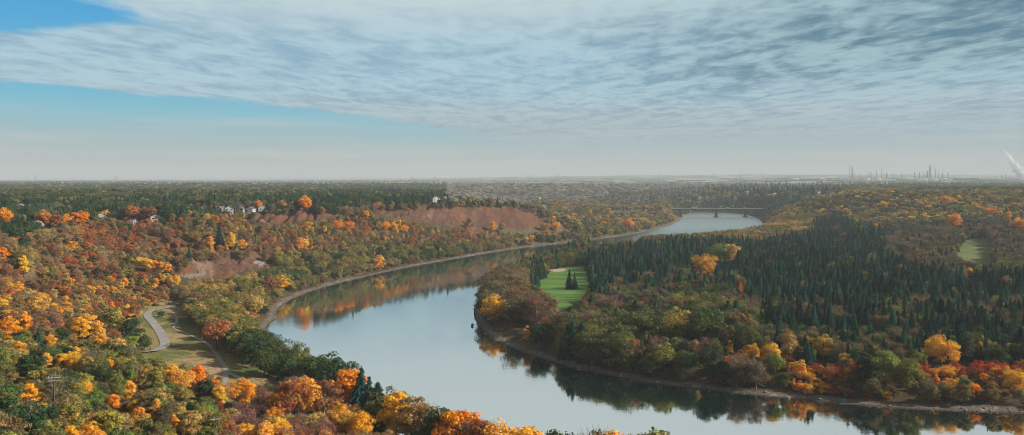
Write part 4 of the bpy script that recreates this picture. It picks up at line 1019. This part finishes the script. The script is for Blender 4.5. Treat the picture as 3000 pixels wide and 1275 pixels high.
# cars along the rim street
def car(loc, rz, col, label, cat='car'):
    e = thing('parked_car', loc, label, cat, 'cars parked on the rim street', rz)
    b = MB(); pr = [(-2.25,.35),(-2.3,.75),(-1.9,.95),(-1.1,1.0),(-.55,1.45),(.95,1.47),(1.6,1.02),(2.2,.9),(2.3,.5),(2.25,.32)]
    k = len(pr); v = [(x,-.88,z) for x, z in pr]+[(x,.88,z) for x, z in pr]
    b.poly(v, [tuple(range(k)), tuple(range(2*k-1, k-1, -1))]+[(i+k, (i+1) % k+k, (i+1) % k, i) for i in range(k)])
    b.build('body', simple('car_paint', col, .3, noise=.03), e)
    for s in (-1, 1):
        y = .89*s
        MB().poly([(-1.0,y,1.02),(-.52,y,1.38),(.9,y,1.4),(1.45,y,1.04)], [(0,1,2,3)]).build('window', M_glass, e)
        for x in (-1.45, 1.4): MB().tube([(x, y-.1, .33), (x, y+.1, .33)], [.33, .33], 12).build('wheel', M_dark, e)
    MB().poly([(-1.13,-.75,1.02),(-1.13,.75,1.02),(-.6,.7,1.46),(-.6,-.7,1.46)], [(0,1,2,3)]).build('windscreen', M_glass, e)
    return e
for x, y, c, lab in CARS:
    r = solo(x, y); car((r[0], r[1], r[2]+.35), rs.uniform(-.3, .3), c, lab)

# ---------------------------------------------------------------- bridge
BY = 2000
def bx_(src): return (src*.3413-512)/F*BY
e = thing('river_bridge', (0, BY, 0), 'long flat road bridge over the river on paired concrete piers', 'bridge')
x0, x1 = bx_(1925), bx_(2245); zt = CZ-(208.6-YH)/F*BY
MB().box(x0, x1, -9, 9, zt-1.2, zt).build('deck', M_conc, e)
g_ = MB()
for yy in (-6.5, -2.2, 2.2, 6.5): g_.box(x0, x1, yy-.6, yy+.6, zt-4.4, zt-1.2)
g_.build('girder', simple('dark_girder', (.10,.11,.11), .7), e)
for yy in (-9, 8.7):
    r_ = MB().box(x0, x1, yy, yy+.3, zt+.9, zt+1.1)
    for xx in np.arange(x0, x1, 4): r_.box(xx, xx+.25, yy+.05, yy+.25, zt, zt+.9)
    r_.build('railing', M_galv, e)
for sx in (1993, 2098, 2183):
    xx = bx_(sx); p = MB()
    for yy in (-5.5, 5.5): p.tube([(xx+yy*.5, yy, -2), (xx+yy*.5, yy, zt-6)], [2.3, 2.3], 12)
    p.box(xx-4.4, xx+4.4, -8, 8, zt-6, zt-4.4); p.box(xx-4.6, xx+4.6, -7.4, 7.4, -1, 2.2); p.build('pier', M_pier, e)
for xx in (x0, x1): MB().box(xx-8 if xx == x0 else xx, xx if xx == x0 else xx+8, -10, 10, -2, zt+.02).build('abutment', M_conc, e)
# vehicles on the deck
def truck(x, y, z, L, label):
    t = thing('box_truck', (x, y, z), label, 'truck')
    MB().box(-L/2, L/2-2.6, -1.25, 1.25, 1.1, 4.0).build('cargo_box', WALLS['white'], t)
    MB().poly([(L/2-2.4,-1.2,.7),(L/2,-1.2,.7),(L/2,1.2,.7),(L/2-2.4,1.2,.7),(L/2-2.4,-1.2,3.1),(L/2-.7,-1.2,3.1),(L/2-.7,1.2,3.1),(L/2-2.4,1.2,3.1),(L/2,-1.2,1.9),(L/2,1.2,1.9)],
              [(0,1,8,5,4),(3,7,6,9,2),(4,5,6,7),(5,8,9,6),(1,2,9,8),(0,4,7,3),(0,3,2,1)]).build('cab', WALLS['white'], t)
    for xx in (-L/2+1.4, -L/2+2.7, L/2-1.3):
        for s in (-1, 1): MB().tube([(xx, s*1.1, .5), (xx, s*1.3, .5)], [.5, .5], 12).build('wheel', M_dark, t)
truck(bx_(2034), BY-3, zt, 16, 'long white truck crossing the left part of the bridge')
truck(bx_(2131), BY-3, zt, 8, 'short white van truck crossing the middle of the bridge')

# ---------------------------------------------------------------- utility poles
def upole(x, ytop, yfoot, arm, label):
    r = raydown(x, yfoot); X, Y, Z = r; h = (yfoot-ytop)*K*Y/F
    e = thing('utility_pole', (X, Y, Z), label, 'utility pole', None, .35)
    MB().tube([(0,0,-.5),(0,0,h)], [.24,.17], 10).build('pole', M_wood, e)
    for k, zz in enumerate((h-.5,)+((h-1.3,) if arm else ())):
        MB().box(-1.5, 1.5, -.24, -.17+.02, zz, zz+.22).build('crossarm', M_pale, e)
    for xx in (-1.35, -.5, .5, 1.35): MB().tube([(xx,-.2,h-.28),(xx,-.2,h+.12)], [.07,.1], 6).build('insulator', M_pale, e)
    for s in (-1, 1): MB().tube([(0,-.22,h-1.4),(s*1.1,-.22,h-.5)], [.04,.04], 4).build('brace', M_dark, e)
upole(136, 952, 1052, True, 'wooden utility pole with two crossarms at the left of the near hillside')
upole(543, 1053, 1125, False, 'wooden utility pole with a pale crossarm at the bottom edge')
# bin by the road
r = raydown(378, 880); e = thing('litter_bin', r, 'small dark litter bin by the bottom end of the road', 'bin')
MB().tube([(0,0,0),(0,0,1.0)], [.35,.42], 10).build('body', M_dark, e); MB().tube([(0,0,1.0),(0,0,1.25)], [.45,.2], 10).build('lid', M_dark, e)
# snag in the water by the point and white sign in the shore wood
e = thing('snag', at(1188, 820, 0), 'dark root ball of a stranded snag in the water at the point', 'driftwood')
MB().tube([(0,0,-.6),(.1,0,.3),(0,0,1.1),(0,.1,1.8)], [.3,.9,.8,.15], 9).build('root_ball', M_dark, e); MB().tube([(.4,0,.9),(2.6,.2,.7),(4.4,.1,.3)], [.18,.12,.08], 6).build('log', M_wood, e)
r = raydown(1524, 912); e = thing('sign_board', r, 'small white sign board in the dark trees above the inner shore', 'sign')
MB().box(-.6,.6,-.05,.05,2.4,3.8).build('board', WALLS['white'], e); MB().tube([(0,.1,-.3),(0,.1,3.6)], [.07,.07], 6).build('post', M_galv, e)

# ---------------------------------------------------------------- far skyline
def farz(x, D): X = tt(x)*D; return X, D, g1(X, D)
def pylon_mesh(h):
    b = MB(); w = h*.09
    for sx in (-1, 1):
        for sy in (-1, 1): b.tube([(sx*w, sy*w, -2), (sx*w*.28, sy*w*.28, h*.62), (sx*w*.2, sy*w*.2, h)], [.5,.45,.35], 4)
    for i in range(6):
        z0 = h*.1*i; z1 = z0+h*.1; a0 = w*(1-.72*z0/(h*.62)); a1 = w*(1-.72*z1/(h*.62))
        for sy in (-1, 1): b.tube([(-a0, sy*a0, z0), (a1, sy*a1, z1)], [.3,.3], 4); b.tube([(a0, sy*a0, z0), (-a1, sy*a1, z1)], [.3,.3], 4)
    for zz, ww in ((.68, .26), (.80, .22), (.92, .16)): b.tube([(-h*ww, 0, h*zz), (0, 0, h*(zz+.03)), (h*ww, 0, h*zz)], [.3,.6,.3], 4)
    return b.mesh('pylon', M_galv)
pm = pylon_mesh(52)
PY = [(88,'at the far left above the suburb',3),(292,'above the left suburb, small',3),(1037,'first one right of the plateau spruces',1),(1094,'second one of the middle horizon',1),(1210,'third one of the middle horizon',1),(1333,'above the bare nose',0),(1402,'right of the one above the nose',0),(1569,'left of the bridge on the horizon',0),(1660,'just left of the bridge on the horizon',0),(1795,'above the bridge on the horizon',0),(1863,'right above the bridge on the horizon',0),(1918,'left of the refinery, last of the line',0),(2222,'between the two refinery groups',0)]
pyl = []
for i, (x, wh, nr_) in enumerate(PY):
    X, Y, Z = farz(x, (7600, 6500, 0, 6000)[nr_] if nr_ else 8200+i*40)
    o_ = part('power_pylon', pm, None, (X, Y, Z)); o_.scale = (1.2, 1.2, 1.25); o_.rotation_euler = (0, 0, rs.uniform(-.3, .3))
    tag(o_, 'lattice power pylon '+wh, 'pylon', 'power pylons along the horizon')
M_ref = simple('refinery_steel', (.16,.17,.18), .6)
M_tank = simple('tank_white', (.7,.7,.7), .6)
# smoke stacks and columns : x, top y, radius, D
STK = [(2138,412,3.2,'tallest thin stack at the left of the refinery'),(2144,419,7,'thick column beside the tallest left stack'),(2149,436,4,'short stack right of the thick left column'),(2165,439,3,'lowest stack in the left refinery group'),(2184,430,3,'first stack of the left refinery trio'),(2191,433,5,'second stack of the left refinery trio'),(2205,430,3,'third stack of the left refinery trio'),(2217,424,3,'slim stack right of the left refinery trio'),(2231,436,7,'squat column in the middle of the refinery'),(2247,438,4,'short stack in the middle of the refinery'),(2268,436,4,'short stack left of the right refinery group'),(2301,433,6,'column at the left of the right refinery group'),(2313,432,5,'second column of the right refinery group'),(2324,431,4,'slim stack left of the tallest tower'),(2340,415,9,'tallest thick tower with a slim top in the right refinery group'),(2354,424,4,'stack just right of the tallest tower'),(2362,430,3,'slim stack second right of the tallest tower'),(2371,434,6,'squat column right of the tallest tower'),(2385,433,5,'last column at the right of the refinery'),(2333,430,10,'wide low column left against the tallest tower'),(2520,440,4,'left one of the pair of stacks near the steam'),(2530,438,4,'right one of the pair of stacks near the steam'),(2400,431,2,'slim mast right of the refinery'),(2505,443,3,'short stack left of the steam plume')]
for x, yt, rr, lab in STK:
    D = 8600; X, Y, Z = farz(x, D); top = CZ-ss(yt)*D; h = top-Z
    e = thing('refinery_stack', (X, Y, Z), lab, 'smokestack', 'refinery stacks on the horizon')
    MB().tube([(0,0,-3),(0,0,h*.55),(0,0,h)], [rr*1.25,rr,rr*.75], 12).build('shaft', M_ref, e)
    pl = MB()
    for q in (.45, .7, .92): pl.tube([(0,0,h*q),(0,0,h*q+2)], [rr*1.7, rr*1.7], 12)
    pl.build('platform', M_ref, e)
TK = [(2180,449,30,15,'left white tank of the refinery'),(2210,449,26,14,'second white tank of the refinery'),(2290,449,42,16,'large white tank under the refinery towers'),(2325,450,30,14,'white tank right of the large one'),(2350,448,34,16,'wide white tank under the tallest tower'),(2375,449,28,15,'white tank right of the tallest tower'),(2410,450,30,15,'white tank beyond the refinery towers'),(2440,449,34,18,'pale tank between refinery and steam'),(2070,452,30,12,'pale tank far left of the refinery'),(2000,452,36,12,'leftmost pale tank on the plain')]
for x, yb, rr, h, lab in TK:
    D = 7800; X, Y, Z = farz(x, D)
    e = thing('storage_tank', (X, Y, Z), lab, 'tank', 'storage tanks on the plain')
    MB().tube([(0,0,-2),(0,0,h)], [rr,rr], 24).build('shell', M_tank, e); MB().tube([(0,0,h),(0,0,h+4)], [rr*1.01,rr*.1], 24).build('roof', M_tank, e)
WH = [(2430,200,26,'dark long hall left of the steam'),(2480,160,22,'dark hall nearest the steam'),(2280,160,14,'pale long hall in front of the refinery'),(1740,240,12,'long pale warehouse above the bridge'),(1890,200,12,'pale warehouse left of the refinery'),(1500,220,10,'long pale warehouse on the middle plain'),(1620,160,10,'smaller pale warehouse on the middle plain'),(1180,200,10,'pale warehouse above the plateau end')]
for x, w, h, lab in WH:
    X, Y, Z = farz(x, 7200)
    e = thing('warehouse', (X, Y, Z), lab, 'warehouse', 'halls on the far plain')
    MB().box(-w/2, w/2, -40, 40, -3, h).build('wall', WALLS['grey'] if 'dark' not in lab else M_ref, e)
    MB().poly([(-w/2-1,-41,h),(w/2+1,-41,h),(w/2+1,41,h),(-w/2-1,41,h),(-w/2-1,0,h+5),(w/2+1,0,h+5)], [(0,1,5,4),(3,4,5,2),(0,4,3),(1,2,5),(0,3,2,1)]).build('roof', ROOFS['pale'], e)
for (x, yt, D, lab) in ((157,463,3600,'small white water tower above the left suburb'),(1357,496,2600,'white steeple like tower in the valley beyond the bare nose')):
    X, Y, Z = farz(x, D); h = (CZ-ss(yt)*D)-Z; h = max(h, 18)
    e = thing('white_tower', (X, Y, Z), lab, 'tower')
    MB().tube([(0,0,-2),(0,0,h*.75)], [3.2,2.6], 10).build('shaft', WALLS['white'], e); MB().tube([(0,0,h*.75),(0,0,h*.92),(0,0,h)], [4.6,4.2,.6], 12).build('top', WALLS['white'], e)
# steam
m, nt, o = mat('steam')
pv = nd(nt, 'ShaderNodeVolumePrincipled'); pv.inputs['Color'].default_value = (1, 1, 1, 1); pv.inputs['Density'].default_value = .045
nt.links.new(pv.outputs[0], o.inputs['Volume'])
r = np.random.RandomState(5)
path = []; rad = []
Dp = 8200
for i in range(26):
    u = i/25; x = 2578-50*u**.9; y = 452-74*u
    path.append((tt(x)*Dp, Dp+r.normal()*20, CZ-ss(y)*Dp)); rad.append((58*(1-u)**.9+9)*(1+.22*math.sin(i*1.7)+.12*r.normal())*.8)
v, f = tube(path, rad, 20); v = np.array(v)
for i in range(26):
    for j in range(20):
        k = i*20+j; c = np.array(path[i]); v[k] = c+(v[k]-c)*(1+.3*math.sin(j*2.1+i*1.3)*math.cos(i*.9+j)+.12*r.normal())
f = [tuple(q) for q in f]+[tuple(range(20))[::-1], tuple(range(25*20, 26*20))]
sm = mesh_from('steam_plume', v, f, [m]); tag(part('steam_plume', sm), 'white steam plume rising and drifting left at the right edge of the horizon', 'steam', kind='stuff')
# haze
m, nt, o = mat('haze')
pv = nd(nt, 'ShaderNodeVolumePrincipled'); pv.inputs['Color'].default_value = (.655, .715, .76, 1); pv.inputs['Density'].default_value = .00009; pv.inputs['Anisotropy'].default_value = .0
nt.links.new(pv.outputs[0], o.inputs['Volume'])
hz = MB().box(-30000, 30000, -300, 29500, -6, 420).build('haze', m); tag(hz, kind='stuff')

# ---------------------------------------------------------------- sky and sun
SUN_AZ, SUN_EL = 92, 28         # degrees right of the view direction, above the horizon
w = bpy.data.worlds.new('World'); sc.world = w; w.use_nodes = True; nt = w.node_tree; nt.nodes.clear()
out = nd(nt, 'ShaderNodeOutputWorld'); bg = nd(nt, 'ShaderNodeBackground'); bg.inputs[1].default_value = .1
sky = nd(nt, 'ShaderNodeTexSky', sky_type='NISHITA', sun_disc=False, sun_elevation=R(SUN_EL), sun_rotation=R(SUN_AZ), air_density=1.0, dust_density=1.0, ozone_density=2.0)
L = nt.links
def math_(op, a, b=None, c=None, clamp=False):
    x = nd(nt, 'ShaderNodeMath', operation=op, use_clamp=clamp)
    for i, q in enumerate((a, b, c)):
        if q is None: continue
        if isinstance(q, (int, float)): x.inputs[i].default_value = q
        else: L.new(q, x.inputs[i])
    return x.outputs[0]
def mrange(v, a, b, c=0., d=1., st='SMOOTHSTEP'):
    x = nd(nt, 'ShaderNodeMapRange', interpolation_type=st); L.new(v, x.inputs[0])
    for i, q in enumerate((a, b, c, d)): x.inputs[i+1].default_value = q
    return x.outputs[0]
def noise(vec, s, det=6, ro=.55, dist=0):
    x = nd(nt, 'ShaderNodeTexNoise'); x.inputs['Scale'].default_value = s; x.inputs['Detail'].default_value = det; x.inputs['Roughness'].default_value = ro; x.inputs['Distortion'].default_value = dist
    L.new(vec, x.inputs['Vector']); return x.outputs['Fac']
def mixcol(f, a, b):
    x = nd(nt, 'ShaderNodeMix', data_type='RGBA')
    if isinstance(f, float): x.inputs[0].default_value = f
    else: L.new(f, x.inputs[0])
    for i, q in ((6, a), (7, b)):
        if isinstance(q, tuple): x.inputs[i].default_value = (*q, 1)
        else: L.new(q, x.inputs[i])
    return x.outputs[2]
tc = nd(nt, 'ShaderNodeTexCoord'); sp = nd(nt, 'ShaderNodeSeparateXYZ'); L.new(tc.outputs['Generated'], sp.inputs[0])
X_, Y_, Z_ = sp.outputs
zz = math_('MAXIMUM', Z_, .004)
u = math_('DIVIDE', X_, zz); v = math_('DIVIDE', Y_, zz)
cb = nd(nt, 'ShaderNodeCombineXYZ'); L.new(u, cb.inputs[0]); L.new(v, cb.inputs[1]); uv = cb.outputs[0]
vp = math_('MULTIPLY', math_('POWER', math_('ABSOLUTE', v), .62), 2.6)
cb2 = nd(nt, 'ShaderNodeCombineXYZ'); L.new(u, cb2.inputs[0]); L.new(vp, cb2.inputs[1])
mp = nd(nt, 'ShaderNodeMapping'); L.new(cb2.outputs[0], mp.inputs[0]); mp.inputs['Rotation'].default_value = (0, 0, R(-24)); mp.inputs['Scale'].default_value = (1.0, .66, 1); uvr = mp.outputs[0]
edge_n = noise(uv, .9, 5, .6)
en = math_('MULTIPLY', math_('SUBTRACT', noise(uvr, 1.25, 6, .62), .5), 3.0)
yz = math_('DIVIDE', zz, math_('MAXIMUM', math_('ABSOLUTE', Y_), .05))
bnd = math_('SUBTRACT', 2.4, math_('MULTIPLY', yz, 62.1))
dl = math_('ADD', math_('SUBTRACT', u, bnd), en)
m1 = mrange(dl, -.25, .55)
# open blue hole at the upper left
h1 = math_('MAXIMUM', math_('SUBTRACT', v, 5.15), math_('ADD', u, 2.35)); h1 = math_('ADD', h1, math_('MULTIPLY', en, .35))
m2 = mrange(h1, -.12, .22)
# behind the viewer the sheet is whole
back = mrange(Y_, -.05, .1)
m2 = math_('MAXIMUM', m2, math_('SUBTRACT', 1.0, back)); m1 = math_('MAXIMUM', m1, math_('SUBTRACT', 1.0, back))
body = noise(uvr, 2.7, 5, .55, .5); fine = noise(uvr, 8.0, 3, .55, .3); bigp = noise(uv, .32, 3, .5)
dens = math_('ADD', math_('ADD', math_('MULTIPLY', body, .58), math_('MULTIPLY', fine, .26)), math_('MULTIPLY', bigp, .33))
tone = mrange(dens, .44, .68)
# the right and upper part of the sheet is thicker and darker
dk = math_('MULTIPLY', mrange(math_('ADD', math_('SUBTRACT', u, math_('MULTIPLY', v, .15)), math_('MULTIPLY', math_('SUBTRACT', bigp, .5), 2.5)), -1.2, 1.5), mrange(Z_, .07, .15))
lo_ = mrange(Z_, .05, .12)
dark = mixcol(lo_, (2.1, 2.65, 3.1), mixcol(dk, (1.75, 3.1, 4.1), (.4, 1.25, 1.9))); lite = mixcol(lo_, (3.3, 3.8, 4.1), mixcol(dk, (2.95, 4.45, 5.2), (2.4, 3.7, 4.2)))
cloud0 = mixcol(tone, dark, lite)
cloud = mixcol(math_('MULTIPLY', mrange(Z_, .15, .245, 0, .9), mrange(u, 2.6, -.4)), cloud0, (4.3, 5.0, 5.2))
cloud = mixcol(mrange(Z_, .225, .27, 0, .9), cloud, (4.2, 4.8, 5.0))  # unseen bright cloud band above the view, added so the water reflects paler
ovh = nd(nt, 'ShaderNodeVectorMath', operation='SCALE'); L.new(cloud, ovh.inputs[0]); L.new(math_('MULTIPLY', mrange(Z_, .38, .6, 1.0, .42), mrange(Y_, -.1, .2, .55, 1.0)), ovh.inputs['Scale']); cloud = ovh.outputs[0]  # unseen sky overhead and behind the viewer dimmed to cut fill light
thin = mrange(dens, .36, .5, .72, 1.0)
msk = math_('MULTIPLY', math_('MULTIPLY', m1, m2), thin)
# the clear sky, graded from deep blue down to a pale horizon
low = mrange(Z_, .0, .2, 0, 1, 'LINEAR')
skt = nd(nt, 'ShaderNodeMix', data_type='RGBA', blend_type='MULTIPLY'); skt.inputs[0].default_value = 1; L.new(sky.outputs[0], skt.inputs[6]); skt.inputs[7].default_value = (.62, 1.05, 1.15, 1)
cr_ = nd(nt, 'ShaderNodeValToRGB'); L.new(mrange(Z_, 0, .24, 0, 1, 'LINEAR'), cr_.inputs[0])
el = cr_.color_ramp.elements; el[0].position = 0; el[0].color = (.48, .46, .46, 1); el[1].position = 1; el[1].color = (.02, .33, .70, 1)
for p_, c_ in ((.15, (.36, .47, .50)), (.31, (.18, .50, .62)), (.44, (.07, .45, .68)), (.8, (.02, .34, .69))):
    q_ = el.new(p_); q_.color = (*c_, 1)
gr = nd(nt, 'ShaderNodeVectorMath', operation='SCALE'); L.new(cr_.outputs[0], gr.inputs[0]); gr.inputs['Scale'].default_value = 7.3
clear = mixcol(.93, skt.outputs[2], gr.outputs[0])
# thin pale streaks low down
stk = nd(nt, 'ShaderNodeMapping'); L.new(tc.outputs['Generated'], stk.inputs[0]); stk.inputs['Scale'].default_value = (1.6, 1.6, 34)
sn = noise(stk.outputs[0], 2.2, 5, .55); sm_ = math_('MULTIPLY', mrange(sn, .46, .7), mrange(Z_, .11, .03, 0, .5))
clear = mixcol(sm_, clear, (4.6, 4.4, 4.3))
fade = mrange(Z_, .015, .085)         # the sheet dissolves towards the horizon
msk = math_('MULTIPLY', msk, mrange(Z_, .02, .085, .12, 1.0))
col = mixcol(msk, clear, cloud)
L.new(col, bg.inputs[0]); L.new(bg.outputs[0], out.inputs[0])
sl = bpy.data.lights.new('sun', 'SUN'); sl.energy = 5.0; sl.angle = R(1.0); sl.color = (1, .93, .82)
so = bpy.data.objects.new('sun', sl); C.objects.link(so)
dv = Vector((math.sin(R(SUN_AZ))*math.cos(R(SUN_EL)), math.cos(R(SUN_AZ))*math.cos(R(SUN_EL)), math.sin(R(SUN_EL))))
so.rotation_euler = (-dv).to_track_quat('-Z', 'Y').to_euler(); so.location = (300, 100, 400)

vs = sc.view_settings; vs.view_transform = 'Standard'; vs.look = 'None'; vs.exposure = 0.45; vs.gamma = 1
sc.render.engine = 'CYCLES'
cy_ = sc.cycles; cy_.pixel_filter_type = 'BLACKMAN_HARRIS'; cy_.filter_width = .95; cy_.max_bounces = 5; cy_.diffuse_bounces = 2; cy_.glossy_bounces = 3; cy_.transmission_bounces = 3; cy_.volume_bounces = 3; cy_.transparent_max_bounces = 4
cy_.use_denoising = True; cy_.denoising_prefilter = 'ACCURATE'; cy_.denoising_input_passes = 'RGB_ALBEDO_NORMAL'; cy_.denoiser = 'OPENIMAGEDENOISE'; cy_.caustics_reflective = False; cy_.caustics_refractive = False
cy_.use_adaptive_sampling = True; cy_.adaptive_threshold = .015
